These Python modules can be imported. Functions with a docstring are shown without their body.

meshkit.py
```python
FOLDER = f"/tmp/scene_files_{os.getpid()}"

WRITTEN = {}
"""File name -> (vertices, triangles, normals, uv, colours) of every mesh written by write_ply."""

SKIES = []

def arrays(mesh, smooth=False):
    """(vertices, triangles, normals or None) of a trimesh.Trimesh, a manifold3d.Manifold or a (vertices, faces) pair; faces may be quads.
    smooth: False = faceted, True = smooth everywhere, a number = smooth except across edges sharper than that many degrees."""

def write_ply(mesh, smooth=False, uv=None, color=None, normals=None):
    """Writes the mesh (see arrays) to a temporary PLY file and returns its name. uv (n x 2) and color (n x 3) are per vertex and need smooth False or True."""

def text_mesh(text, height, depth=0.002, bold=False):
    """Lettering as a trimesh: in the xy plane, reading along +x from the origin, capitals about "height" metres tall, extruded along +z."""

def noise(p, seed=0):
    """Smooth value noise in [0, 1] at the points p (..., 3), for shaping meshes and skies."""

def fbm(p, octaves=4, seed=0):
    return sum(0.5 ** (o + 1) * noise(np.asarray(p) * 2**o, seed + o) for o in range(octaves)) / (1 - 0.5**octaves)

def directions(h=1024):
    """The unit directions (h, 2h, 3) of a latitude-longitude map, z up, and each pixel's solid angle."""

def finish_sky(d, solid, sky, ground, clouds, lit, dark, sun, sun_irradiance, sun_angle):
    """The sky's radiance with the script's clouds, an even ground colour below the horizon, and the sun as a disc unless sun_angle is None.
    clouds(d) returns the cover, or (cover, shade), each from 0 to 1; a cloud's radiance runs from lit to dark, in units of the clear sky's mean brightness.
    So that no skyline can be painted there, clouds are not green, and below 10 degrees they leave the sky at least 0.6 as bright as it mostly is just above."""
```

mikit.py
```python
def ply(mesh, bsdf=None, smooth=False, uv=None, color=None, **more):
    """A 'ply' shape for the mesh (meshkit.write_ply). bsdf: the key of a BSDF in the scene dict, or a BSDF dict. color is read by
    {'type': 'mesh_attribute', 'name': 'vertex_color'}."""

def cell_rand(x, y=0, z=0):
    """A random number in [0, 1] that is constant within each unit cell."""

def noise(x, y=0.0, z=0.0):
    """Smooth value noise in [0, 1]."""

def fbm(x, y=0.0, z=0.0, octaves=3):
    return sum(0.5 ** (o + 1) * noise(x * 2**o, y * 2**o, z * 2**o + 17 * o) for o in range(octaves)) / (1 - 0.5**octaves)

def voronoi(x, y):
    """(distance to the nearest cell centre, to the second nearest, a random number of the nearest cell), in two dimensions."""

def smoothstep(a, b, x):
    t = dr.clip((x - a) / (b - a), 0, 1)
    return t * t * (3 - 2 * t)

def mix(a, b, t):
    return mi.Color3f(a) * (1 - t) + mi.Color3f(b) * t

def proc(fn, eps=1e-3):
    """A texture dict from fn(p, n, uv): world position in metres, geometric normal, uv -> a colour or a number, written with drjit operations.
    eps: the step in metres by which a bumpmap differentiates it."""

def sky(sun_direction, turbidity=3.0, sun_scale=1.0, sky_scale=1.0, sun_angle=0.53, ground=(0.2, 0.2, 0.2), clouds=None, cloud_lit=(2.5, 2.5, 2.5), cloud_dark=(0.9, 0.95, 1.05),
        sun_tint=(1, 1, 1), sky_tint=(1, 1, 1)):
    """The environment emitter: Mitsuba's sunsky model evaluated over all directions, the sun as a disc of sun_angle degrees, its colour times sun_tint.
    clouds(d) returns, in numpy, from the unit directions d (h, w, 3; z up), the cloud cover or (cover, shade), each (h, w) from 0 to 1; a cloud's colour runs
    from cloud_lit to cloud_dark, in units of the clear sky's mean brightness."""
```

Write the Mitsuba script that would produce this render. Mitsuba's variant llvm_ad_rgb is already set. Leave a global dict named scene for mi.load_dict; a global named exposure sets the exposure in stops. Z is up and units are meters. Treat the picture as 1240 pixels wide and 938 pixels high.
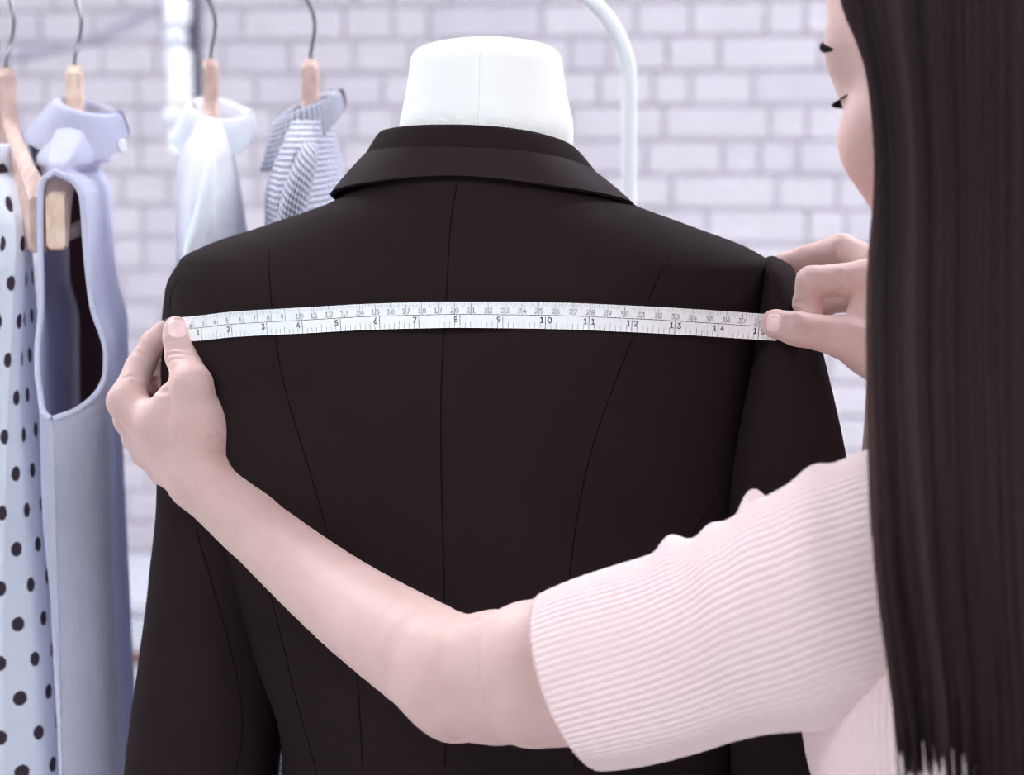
import math
import numpy as np
import trimesh
import manifold3d
import drjit as dr
import mitsuba as mi
import mikit
import meshkit
from scipy.interpolate import PchipInterpolator, CubicSpline
from scipy.ndimage import gaussian_filter1d
from scipy.sparse import coo_matrix

T = mi.ScalarTransform4f
rng = np.random.default_rng(7)
scene, labels = {}, {}

# ------------------------------------------------------------------ camera
FPX, CX, CY = 2582.0, 620.0, 469.0
EYE = np.array([0.0, 0.0, 1.42])
PITCH = math.radians(6.6)
FWD = np.array([0, math.cos(PITCH), -math.sin(PITCH)])
UP = np.array([0, math.sin(PITCH), math.cos(PITCH)])
scene['camera'] = {
    'type': 'thinlens', 'fov': math.degrees(2 * math.atan(620 / FPX)), 'fov_axis': 'x',
    'aperture_radius': 0.0054, 'focus_distance': 1.262, 'near_clip': 0.05, 'far_clip': 100.0,
    'to_world': T().look_at(origin=EYE.tolist(), target=(EYE + FWD).tolist(), up=[0, 0, 1]),
}
# ------------------------------------------------------------------ light
exposure = 1.32
scene['sky'] = mikit.sky((-0.5, -0.5, 0.7), turbidity=4.0, sun_scale=0.0, sky_scale=1.25,
                         clouds=lambda d: np.ones(d.shape[:2]), cloud_lit=(2.34, 2.52, 2.58), cloud_dark=(1, 1, 1))
ADDED_LAMP = 7.5  # brightness of the panels added under the ceiling


def ray(px, py):
    d = FWD + np.array([1, 0, 0]) * (px - CX) / FPX - UP * (py - CY) / FPX
    return d / d[1]


def P(px, py, Y):
    """the world point seen at this pixel, at the distance Y in front of the camera"""
    return EYE + ray(px, py) * Y


def proj(p):
    v = np.asarray(p, float) - EYE
    z = v @ FWD
    return np.stack([CX + FPX * v[..., 0] / z, CY - FPX * (v @ UP) / z], -1)


# ------------------------------------------------------------------ helpers
def rgb(r, g, b):
    """sRGB 0..255 to a linear colour"""
    x = np.array([r, g, b]) / 255.0
    return np.where(x < 0.04045, x / 12.92, ((x + 0.055) / 1.055) ** 2.4).tolist()


def col(c):
    return {'type': 'rgb', 'value': list(map(float, c))}


def principled(c, rough=0.6, two=True, **kw):
    d = {'type': 'principled', 'base_color': c if isinstance(c, dict) else col(c), 'roughness': rough, **kw}
    return {'type': 'twosided', 'bsdf': d} if two else d


def put(key, shape, **lab):
    n = key
    i = 0
    while n in scene:
        i += 1
        n = f'{key}_{i:03d}'
    scene[n] = shape
    if lab:
        labels[n] = lab
    return n


def thing(key, label, category, group=None, kind=None):
    n, i = key, 0
    while n in labels:
        i += 1
        n = f'{key}_{i:03d}'
    labels[n] = {'label': label, 'category': category}
    if group:
        labels[n]['group'] = group
    if kind:
        labels[n]['kind'] = kind
    return n


def cat(ms):
    vs, fs, o = [], [], 0
    for v, f in ms:
        vs.append(v)
        fs.append(np.asarray(f) + o)
        o += len(v)
    return np.vstack(vs), np.vstack(fs)


def gridmesh(g, closed_u=False, closed_v=False):
    """g (rows, columns, 3) to (vertices, triangles); closed_v joins the last column to the first"""
    m, n = g.shape[:2]
    i, j = np.meshgrid(np.arange(m if closed_u else m - 1), np.arange(n if closed_v else n - 1), indexing='ij')
    i2, j2 = (i + 1) % m, (j + 1) % n
    q = np.stack([i * n + j, i * n + j2, i2 * n + j2, i2 * n + j], -1).reshape(-1, 4)
    return g.reshape(-1, 3), np.vstack([q[:, [0, 1, 2]], q[:, [0, 2, 3]]])


def capped(g):
    """a closed loft (rows of closed rings) with fan caps at both ends"""
    v, f = gridmesh(g, closed_v=True)
    m, n = g.shape[:2]
    k = len(v)
    v = np.vstack([v, g[0].mean(0), g[-1].mean(0)])
    j = np.arange(n)
    a = np.stack([np.full(n, k), (j + 1) % n, j], 1)
    b = np.stack([np.full(n, k + 1), (m - 1) * n + j, (m - 1) * n + (j + 1) % n], 1)
    return v, np.vstack([f, a, b])


def frames(p):
    t = np.gradient(p, axis=0)
    t /= np.linalg.norm(t, axis=1, keepdims=True)
    ref = np.array([0, 0, 1.0]) if abs(t[0, 2]) < 0.8 else np.array([1.0, 0, 0])
    a = np.zeros_like(p)
    for i in range(len(p)):
        ref = ref - t[i] * (ref @ t[i])
        ref /= np.linalg.norm(ref)
        a[i] = ref
    return t, a, np.cross(t, a)


def tube(p, r, sides=12, cap=True):
    p = np.asarray(p, float)
    r = np.broadcast_to(np.asarray(r, float), (len(p),))
    t, a, b = frames(p)
    w = np.arange(sides) * 2 * np.pi / sides
    g = p[:, None] + r[:, None, None] * (np.cos(w)[None, :, None] * a[:, None] + np.sin(w)[None, :, None] * b[:, None])
    return capped(g) if cap else gridmesh(g, closed_v=True)


def curve(pts, n):
    pts = np.asarray(pts, float)
    s = np.concatenate([[0], np.cumsum(np.linalg.norm(np.diff(pts, axis=0), axis=1))])
    return CubicSpline(s, pts)(np.linspace(0, s[-1], n)) if len(pts) > 2 else pts[0] + np.linspace(0, 1, n)[:, None] * (pts[1] - pts[0])


def lathe(profile, c, sides=64):
    w = np.arange(sides) * 2 * np.pi / sides
    pr = np.asarray(profile, float)
    g = np.stack([c[0] + pr[:, :1] * np.cos(w), c[1] + pr[:, :1] * np.sin(w), np.repeat(c[2] + pr[:, 1:], sides, 1)], -1)
    return capped(g)


def fix(mesh):
    """outward triangles"""
    m = trimesh.Trimesh(*mesh, process=True)
    m.fix_normals()
    return np.array(m.vertices), np.array(m.faces)


def rbox(sx, sy, sz, r):
    """a box with chamfered edges, about the origin"""
    pts = []
    for x in (-1, 1):
        for y in (-1, 1):
            for z in (-1, 1):
                h = np.array([x * sx / 2, y * sy / 2, z * sz / 2])
                for k in range(3):
                    q = h.copy()
                    for m in range(3):
                        if m != k:
                            q[m] -= np.sign(h[m]) * r
                    pts.append(q)
    h = trimesh.convex.convex_hull(np.array(pts))
    return np.array(h.vertices), np.array(h.faces)


def moved(mesh, m):
    v = np.asarray(mesh[0]) @ np.asarray(m)[:3, :3].T + np.asarray(m)[:3, 3]
    return v, mesh[1]


# ---- signed distance modelling: smooth blends of round cones, meshed by surface nets
def cone(a, b, ra, rb):
    a, b = np.asarray(a, float), np.asarray(b, float)
    ba = b - a
    L = np.linalg.norm(ba)
    k = (ra - rb) / max(L, 1e-9)
    k = np.clip(k, -0.98, 0.98)
    w = math.sqrt(1 - k * k)
    u = ba / L

    def f(p):
        d = p - a
        y = d @ u
        x = np.sqrt(np.maximum((d * d).sum(-1) - y * y, 0))
        s = np.clip((y + x * k / w) / L, 0, 1)
        # nearest point along the axis of the tapering capsule
        return np.hypot(x, y - s * L) - (ra + (rb - ra) * s)
    return f


def ball(c, r):
    c = np.asarray(c, float)
    return lambda p: np.linalg.norm(p - c, axis=-1) - r


def ellipsoid(c, r, R=np.eye(3)):
    c, r = np.asarray(c, float), np.asarray(r, float)

    def f(p):
        q = (p - c) @ np.asarray(R).T
        k0 = np.linalg.norm(q / r, axis=-1)
        k1 = np.linalg.norm(q / (r * r), axis=-1)
        return k0 * (k0 - 1) / np.maximum(k1, 1e-9)
    return f


def smin(a, b, k):
    h = np.maximum(k - np.abs(a - b), 0) / k
    return np.minimum(a, b) - h * h * k * 0.25


def blend(fs, k):
    def f(p):
        d = fs[0](p)
        for g in fs[1:]:
            d = smin(d, g(p), k)
        return d
    return f


def surface_nets(f, lo, hi, h, B=5, slack=1.6):
    lo, hi = np.asarray(lo, float), np.asarray(hi, float)
    nb = np.ceil((hi - lo) / (h * B)).astype(int)
    n = nb * B
    ax = [lo[k] + h * B * (np.arange(nb[k]) + 0.5) - h / 2 for k in range(3)]
    C = np.stack(np.meshgrid(*ax, indexing='ij'), -1).reshape(-1, 3)
    dc = np.concatenate([f(c) for c in np.array_split(C, max(1, len(C) // 200000))])
    V = np.broadcast_to(dc.reshape(*nb, 1, 1, 1), (*nb, B, B, B)).copy().reshape(-1, B, B, B)
    act = np.nonzero(np.abs(dc) < h * B * 0.87 * slack)[0]
    off = (np.arange(B) - (B - 1) / 2) * h
    O = np.stack(np.meshgrid(off, off, off, indexing='ij'), -1)
    for a in np.array_split(act, max(1, len(act) // 2000)):
        V[a] = f((C[a][:, None, None, None] + O).reshape(-1, 3)).reshape(-1, B, B, B)
    V = V.reshape(*nb, B, B, B).transpose(0, 3, 1, 4, 2, 5).reshape(n)
    S = V < 0
    e = np.zeros(n - 1, bool)
    first = S[:-1, :-1, :-1]
    for k in range(1, 8):
        x, y, z = k & 1, k >> 1 & 1, k >> 2
        e |= S[x:n[0] - 1 + x, y:n[1] - 1 + y, z:n[2] - 1 + z] != first
    I = np.argwhere(e)
    cid = np.full(n - 1, -1, np.int64)
    cid[tuple(I.T)] = np.arange(len(I))
    corners = np.array([[k & 1, k >> 1 & 1, k >> 2] for k in range(8)])
    cv = np.stack([V[tuple((I + c).T)] for c in corners], 1)
    acc, cnt = np.zeros((len(I), 3)), np.zeros(len(I))
    for a in range(8):
        for b in range(a + 1, 8):
            if np.abs(corners[a] - corners[b]).sum() == 1:
                m = (cv[:, a] < 0) != (cv[:, b] < 0)
                t = cv[m, a] / (cv[m, a] - cv[m, b])
                acc[m] += corners[a] + t[:, None] * (corners[b] - corners[a])
                cnt[m] += 1
    verts = lo + h * (I + acc / cnt[:, None])
    quads = []
    for k in range(3):
        u, w = (k + 1) % 3, (k + 2) % 3
        sl0, sl1 = [slice(None)] * 3, [slice(None)] * 3
        sl0[k], sl1[k] = slice(0, n[k] - 1), slice(1, n[k])
        A, Bb = S[tuple(sl0)], S[tuple(sl1)]
        X = np.argwhere(A != Bb)
        X = X[(X[:, u] > 0) & (X[:, w] > 0) & (X[:, u] < n[u] - 1) & (X[:, w] < n[w] - 1)]
        eu, ew = np.eye(3, dtype=int)[u], np.eye(3, dtype=int)[w]
        q = np.stack([cid[tuple(Y.T)] for Y in (X - eu - ew, X - ew, X, X - eu)], 1)
        inside = A[tuple(X.T)]
        q = np.where(inside[:, None], q, q[:, ::-1])
        quads.append(q)
    q = np.vstack(quads)
    q = q[(q >= 0).all(1)]
    return verts, np.vstack([q[:, [0, 1, 2]], q[:, [0, 2, 3]]])


def taubin(mesh, it=8):
    v, f = np.array(mesh[0]), np.asarray(mesh[1])
    e = np.vstack([f[:, [0, 1]], f[:, [1, 2]], f[:, [2, 0]]])
    A = coo_matrix((np.ones(2 * len(e)), (np.r_[e[:, 0], e[:, 1]], np.r_[e[:, 1], e[:, 0]])), shape=(len(v), len(v))).tocsr()
    A.data[:] = 1
    deg = np.maximum(np.asarray(A.sum(1)), 1)
    for k in range(it):
        for lam in (0.5, -0.52):
            v = v + lam * ((A @ v) / deg - v)
    return v, f


def hit(mesh, pix):
    """the first points of the mesh seen at these pixels (nan where it is missed)"""
    d = np.array([ray(*p) for p in pix])
    o = np.repeat(EYE[None], len(d), 0)
    loc, ri, _ = trimesh.Trimesh(*mesh, process=False).ray.intersects_location(o, d, multiple_hits=False)
    out = np.full((len(d), 3), np.nan)
    out[ri] = loc
    return out


def fillnan(a):
    x = np.arange(len(a))
    ok = ~np.isnan(a[:, 0])
    return np.stack([np.interp(x, x[ok], a[ok, k]) for k in range(3)], 1)



# ------------------------------------------------------------------ materials
f_noise, f_fbm = mikit.noise, mikit.fbm


def tinted(base, amount, scale, dark=0.75):
    b = base

    def fn(p, n, uv):
        t = f_fbm(p.x * scale, p.y * scale, p.z * scale, 3)
        return mikit.mix([c * (1 - amount * (1 - dark) * 2) for c in b], [min(1, c * (1 + amount * 0.1)) for c in b], t)
    return mikit.proc(fn)


WALL_C = rgb(223, 214, 221)
scene['m_brick'] = {'type': 'twosided', 'bsdf': {'type': 'bumpmap', 'arbitrary': mikit.proc(lambda p, n, uv: f_fbm(p.x * 60, p.y * 60, p.z * 60, 3), eps=2e-3), 'scale': 0.003,
                    'bsdf': principled(tinted(WALL_C, 0.25, 14.0), 0.75, two=False)}}
scene['m_brick_b'] = principled(tinted(rgb(217, 208, 216), 0.25, 14.0), 0.75)
scene['m_mortar'] = principled(tinted(rgb(184, 175, 184), 0.3, 25.0), 0.9)
scene['m_plaster'] = principled(rgb(232, 230, 238), 0.85)
scene['m_floor'] = principled(tinted(rgb(198, 199, 201), 0.4, 5.0), 0.5)


def jacket_tex(p, n, uv):
    t = f_noise(p.x * 1600, p.y * 1600, p.z * 1600) * 0.5 + f_fbm(p.x * 25, p.y * 25, p.z * 25, 2) * 0.5
    return mikit.mix([0.0150, 0.0082, 0.0092], [0.0232, 0.0132, 0.0150], t)


scene['m_jacket'] = principled(mikit.proc(jacket_tex), 0.9, specular=0.14, sheen=0.08)
scene['m_satin'] = principled([0.024, 0.0135, 0.017], 0.7, specular=0.16)
scene['m_thread'] = principled([0.006, 0.004, 0.0045], 0.9, specular=0.1)
scene['m_canvas'] = {'type': 'twosided', 'bsdf': {'type': 'bumpmap', 'arbitrary': mikit.proc(lambda p, n, uv: f_noise(p.x * 900, p.y * 900, p.z * 900), eps=4e-4), 'scale': 0.0004,
                     'bsdf': principled(rgb(250, 250, 247), 0.9, two=False)}}
scene['m_tape'] = principled(rgb(250, 252, 252), 0.35)
scene['m_ink'] = principled(rgb(38, 32, 38), 0.6)
scene['m_ink_grey'] = principled(rgb(105, 92, 108), 0.6)
scene['m_metal'] = principled([0.33, 0.31, 0.33], 0.25, metallic=1.0)
scene['m_chrome'] = principled([0.30, 0.28, 0.30], 0.18, metallic=1.0)
scene['m_white_paint'] = principled(rgb(246, 248, 250), 0.35)
scene['m_added_lamp'] = {'type': 'diffuse', 'reflectance': col((0.8, 0.8, 0.8))}

# ------------------------------------------------------------------ the room
WS = -0.23                                                     # the brick wall's slant across the view
wdir = np.array([1, WS, 0]) / math.hypot(1, WS)
wnorm = np.array([WS, -1, 0]) / math.hypot(1, WS)              # towards the camera
worg = np.array([0, 4.08 + 0.23 * 0.60, 0])


def on_wall(px, py):
    d = ray(px, py)
    t = ((worg - EYE) @ wnorm) / (d @ wnorm)
    return ((EYE + d * t) - worg) @ wdir


wallm = np.eye(4)
wallm[:3, 0], wallm[:3, 1], wallm[:3, 2], wallm[:3, 3] = wdir, -wnorm, [0, 0, 1], worg
CO, JT, ZB = 0.066, 0.0085, 1.42
WL, WR = -3.4, 3.4
ROOM_TOP = 2.9
b = rbox(WR - WL, 0.12, ROOM_TOP, 0.002)
b = (b[0] + [0.5 * (WL + WR), 0.06, ROOM_TOP / 2], b[1])
put('wall_back', mikit.ply(moved(b, wallm), 'm_mortar'), label='white painted brick wall behind the rack and the mannequin', kind='structure')
known = {3: [113, 294, 417, 477, 519, 656, 770, 836, 928, 975], 2: [28, 124, 270, 352, 429, 691, 738, 808, 871, 993], 1: [55, 167, 310, 388, 464, 725, 791, 836, 912],
         0: [168, 240, 331, 430, 481, 691, 804, 932, 977], -1: [60, 170, 308, 413, 783, 875, 920], -2: [36, 149, 204, 310, 727, 813, 940, 1014], -3: [98, 174, 262, 745, 856, 978]}
steps = np.array([0.072, 0.117, 0.147, 0.192])


def joints(k):
    r = np.random.default_rng(100 + k)
    if k in known:
        js = sorted(on_wall(px, 170 - (k + 0.5) * 40) for px in known[k])
        out = [js[0]]
        for a in js[1:]:                                        # fill gaps hidden in the photograph
            while a - out[-1] > 0.235:
                out.append(out[-1] + r.choice(steps[1:3]))
            out.append(a)
    else:
        out = [r.uniform(-0.1, 0.1)]
    while out[0] > WL:
        out.insert(0, out[0] - r.choice(steps, p=[0.15, 0.25, 0.25, 0.35]))
    while out[-1] < WR:
        out.append(out[-1] + r.choice(steps, p=[0.15, 0.25, 0.25, 0.35]))
    out = np.clip(np.array(out), WL, WR)
    return out


def hidden_by_front(px, py):
    """behind the jacket, the mannequin's neck or the hair"""
    if px > 1075 or py < -25 or py > 950 or px < -25:
        return True
    if 240 < px < 940 and py > np.interp(px, [240, 330, 450, 750, 940], [330, 290, 240, 265, 330]):
        return True
    if px > 175 and py > 620 or px > 205 and py > 400 and px < 980 or px < 140 and py > 230:
        return True
    return 505 < px < 675 and py > 70


unit = {}
far, seen = [], []
for k in range(int(-ZB / CO) - 1, int((ROOM_TOP - ZB) / CO) + 1):
    z0, z1 = max(0.0, ZB + k * CO), min(ROOM_TOP, ZB + (k + 1) * CO)
    js = joints(k)
    for a, c in zip(js[:-1], js[1:]):
        L, H = c - a - JT, z1 - z0 - JT
        if L < 0.02 or H < 0.02:
            continue
        ctr = worg + wdir * (a + c) / 2 + np.array([0, 0, (z0 + z1) / 2])
        px, py = proj(ctr)
        item = (L, H, (a + c) / 2, (z0 + z1) / 2)
        (far if hidden_by_front(px, py) else seen).append(item)


def brick_matrix(L, H, x, z, r):
    m = wallm.copy()
    loc = np.eye(4)
    loc[:3, 3] = [x, 0.0075 + r.uniform(-0.0015, 0.0015), z]
    a1, a2 = r.normal(0, 0.006), r.normal(0, 0.003)
    rot = trimesh.transformations.euler_matrix(0, a2, a1)
    return m @ loc @ rot @ np.diag([L, 1, H, 1])


rb_ = np.random.default_rng(3)
UNIT_BRICK = []
for s in range(3):
    v, f = rbox(1, 0.026, 1, 0.003)
    v = v.copy()
    # chamfers scale with each brick's length, so keep them narrow
    v[:, 0] = np.sign(v[:, 0]) * np.where(np.abs(v[:, 0]) > 0.4985, 0.5, 0.478)
    v[:, 2] = np.sign(v[:, 2]) * np.where(np.abs(v[:, 2]) > 0.4985, 0.5, 0.44)
    v += rb_.normal(0, 0.0012, v.shape) * [1, 0.5, 3]
    UNIT_BRICK.append((v, f))
BRICK_PLY = [mikit.ply(b, mname) for b in UNIT_BRICK for mname in ('m_brick', 'm_brick', 'm_brick_b')]
for it in seen[:300]:
    put('wall_back__brick', {**BRICK_PLY[rb_.integers(len(BRICK_PLY))], 'to_world': T(brick_matrix(*it, rb_))})
far += seen[300:]
far_mesh = cat([moved(UNIT_BRICK[rb_.integers(3)], brick_matrix(*it, rb_)) for it in far])
put('wall_back__brick_field', mikit.ply(far_mesh, 'm_brick'), kind='stuff', label='white painted bricks behind and beyond the things in front')

YF = -3.2


def slab(x0, x1, y0, y1, z0, z1):
    v, f = rbox(x1 - x0, y1 - y0, z1 - z0, 0.002)
    return v + [(x0 + x1) / 2, (y0 + y1) / 2, (z0 + z1) / 2], f


put('floor', mikit.ply(slab(-3.6, 3.6, YF, 5.3, -0.1, 0.0), 'm_floor'), label='pale floor', kind='structure')
put('ceiling', mikit.ply(slab(-3.6, 3.6, YF, 5.3, ROOM_TOP, ROOM_TOP + 0.1), 'm_plaster'), label='white ceiling', kind='structure')
put('wall_right', mikit.ply(slab(3.3, 3.4, YF, 5.2, 0, ROOM_TOP), 'm_plaster'), label='white side wall', kind='structure')
# the left wall has a wide window opening
put('wall_left', mikit.ply(cat([slab(-3.4, -3.3, YF, 5.2, 0, 0.5), slab(-3.4, -3.3, YF, 5.2, 2.75, ROOM_TOP), slab(-3.4, -3.3, 3.6, 5.2, 0.5, 2.75)]), 'm_plaster'),
    label='white side wall with a wide window opening', kind='structure')
for i, (x, y) in enumerate([(-1.3, -0.7), (1.3, -0.7), (-1.3, 2.3), (1.3, 2.3)]):  # out-of-view lamp panels, added to brighten the room from above
    t = thing('added_lamp_panel', 'flat white lamp panel, unseen and added for light, above the ' + ['viewer, on the left', 'viewer, on the right', 'clothes rack, on the left', 'woman, on the right'][i], 'lamp', 'added lamp panels')
    put(t + '__frame', mikit.ply(slab(x - 0.62, x + 0.62, y - 0.32, y + 0.32, ROOM_TOP - 0.03, ROOM_TOP - 0.001), 'm_white_paint'))
    put(t + '__diffuser', {'type': 'rectangle', 'to_world': T().translate([x, y, ROOM_TOP - 0.031]).rotate([1, 0, 0], 180).scale([0.6, 0.3, 1]), 'bsdf': {'type': 'ref', 'id': 'm_added_lamp'},
        'emitter': {'type': 'area', 'radiance': col((ADDED_LAMP * 0.94, ADDED_LAMP, ADDED_LAMP * 1.02))}})

# ------------------------------------------------------------------ jacket on the mannequin
PHI = math.radians(12)
JC = np.array([-0.02, 1.337, 0])
JEX = np.array([math.cos(PHI), -math.sin(PHI), 0])
JEY = np.array([math.sin(PHI), math.cos(PHI), 0])


def jl(x, y, z):
    x, y, z = np.broadcast_arrays(x, y, z)
    return JC + x[..., None] * JEX + y[..., None] * JEY + z[..., None] * np.array([0, 0, 1.0])


JZ = [0.80, 0.95, 1.03, 1.10, 1.18, 1.25, 1.30, 1.33, 1.345, 1.353, 1.3675, 1.383, 1.395, 1.405]
f_a = PchipInterpolator(JZ, [0.185, 0.172, 0.166, 0.166, 0.168, 0.172, 0.176, 0.180, 0.181, 0.170, 0.132, 0.0905, 0.072, 0.064])
f_al = PchipInterpolator(JZ, [0.160, 0.134, 0.129, 0.152, 0.180, 0.194, 0.199, 0.200, 0.194, 0.179, 0.135, 0.0905, 0.072, 0.064])
f_b = PchipInterpolator(JZ, [0.115, 0.095, 0.084, 0.084, 0.088, 0.090, 0.088, 0.082, 0.077, 0.074, 0.069, 0.064, 0.060, 0.057])
f_f = PchipInterpolator(JZ, [0.115, 0.10, 0.10, 0.105, 0.11, 0.11, 0.10, 0.088, 0.078, 0.073, 0.066, 0.060, 0.054, 0.05])


def body_rings(zs, n=260, grow=0.0):
    w = np.linspace(0, 2 * np.pi, n, endpoint=False)
    c, s = np.cos(w), np.sin(w)
    e = 2 / 2.45
    x = np.sign(c) * np.abs(c) ** e
    y = np.sign(s) * np.abs(s) ** e
    out = []
    for z in zs:
        a, bb, bf = f_a(z) + grow, f_b(z) + grow, f_f(z) + grow
        fold = 0.0025 * np.sin(9 * w + 2 * z) * np.clip((1.15 - z) / 0.2, 0, 1)
        xx = np.where(x < 0, f_al(z) + grow, a) * x
        yy = np.where(y < 0, bb, bf) * y
        # shoulder blades and the hollow of the spine between them
        blade = np.exp(-((np.abs(xx) - 0.085) / 0.05) ** 2) * np.exp(-((z - 1.29) / 0.07) ** 2)
        yy = yy - (y < 0) * 0.006 * blade + (y < 0) * 0.004 * np.exp(-(xx / 0.035) ** 2) * np.clip((1.36 - z) / 0.1, 0, 1)
        out.append(jl(xx, yy + fold * np.abs(y), z))
    return np.array(out)


zs = np.concatenate([np.linspace(0.80, 1.33, 90), np.linspace(1.333, 1.405, 48)])
JACKET = gridmesh(body_rings(zs), closed_v=True)
JACKET_SHELL = fix(gridmesh(np.concatenate([body_rings(zs), body_rings(zs, grow=-0.0025)[::-1]]), closed_u=True, closed_v=True))


def sleeve(rows, n=72):
    """rows: pixel height, centre pixel, half width in pixels, distance, half depth in metres"""
    r = np.array(rows, float)
    q = np.linspace(r[0, 0], r[-1, 0], 90)
    pc, hw, Y, dp = (PchipInterpolator(r[:, 0], r[:, k])(q) for k in range(1, 5))
    w = np.linspace(0, 2 * np.pi, n, endpoint=False)
    g = []
    for i in range(len(q)):
        c = P(pc[i], q[i], Y[i])
        rx = hw[i] * Y[i] / FPX
        e = 0.9
        cx, sy = np.sign(np.cos(w)) * np.abs(np.cos(w)) ** e, np.sign(np.sin(w)) * np.abs(np.sin(w)) ** e
        wob = 1 + 0.02 * np.sin(3 * w + q[i] / 60) * min(1, i / 20)
        g.append(c + (rx * wob * cx)[:, None] * JEX + (dp[i] * wob * sy)[:, None] * JEY)
    return np.array(g)


SL = sleeve([(304, 262, 22, 1.388, 0.018), (311, 258, 31, 1.388, 0.026), (318, 258, 38, 1.388, 0.032), (332, 257, 45, 1.388, 0.038), (345, 261, 55, 1.388, 0.042), (360, 265, 61, 1.387, 0.045), (388, 268, 67, 1.385, 0.048), (500, 272, 72, 1.378, 0.052), (600, 270, 73, 1.37, 0.054),
             (700, 266, 83, 1.368, 0.053), (800, 258, 90, 1.365, 0.053), (938, 246, 93, 1.36, 0.052), (1100, 238, 90, 1.35, 0.047), (1300, 236, 84, 1.34, 0.044)])
SR = sleeve([(311, 934, 5, 1.302, 0.010), (315, 936, 11, 1.302, 0.020), (322, 941, 16, 1.302, 0.028), (336, 945, 20, 1.303, 0.034), (360, 947, 26, 1.303, 0.040), (388, 951, 33, 1.303, 0.045), (423, 954, 40, 1.299, 0.050), (545, 956, 67, 1.29, 0.055), (640, 962, 82, 1.287, 0.053),
             (800, 972, 92, 1.283, 0.053), (938, 980, 96, 1.28, 0.052), (1100, 985, 92, 1.27, 0.047), (1300, 985, 86, 1.26, 0.044)])


def sleeve_mesh(g):
    v, f = gridmesh(g, closed_v=True)
    k, n = len(v), g.shape[1]
    j = np.arange(n)
    return np.vstack([v, g[0].mean(0)]), np.vstack([f, np.stack([np.full(n, k), (j + 1) % n, j], 1)])


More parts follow.
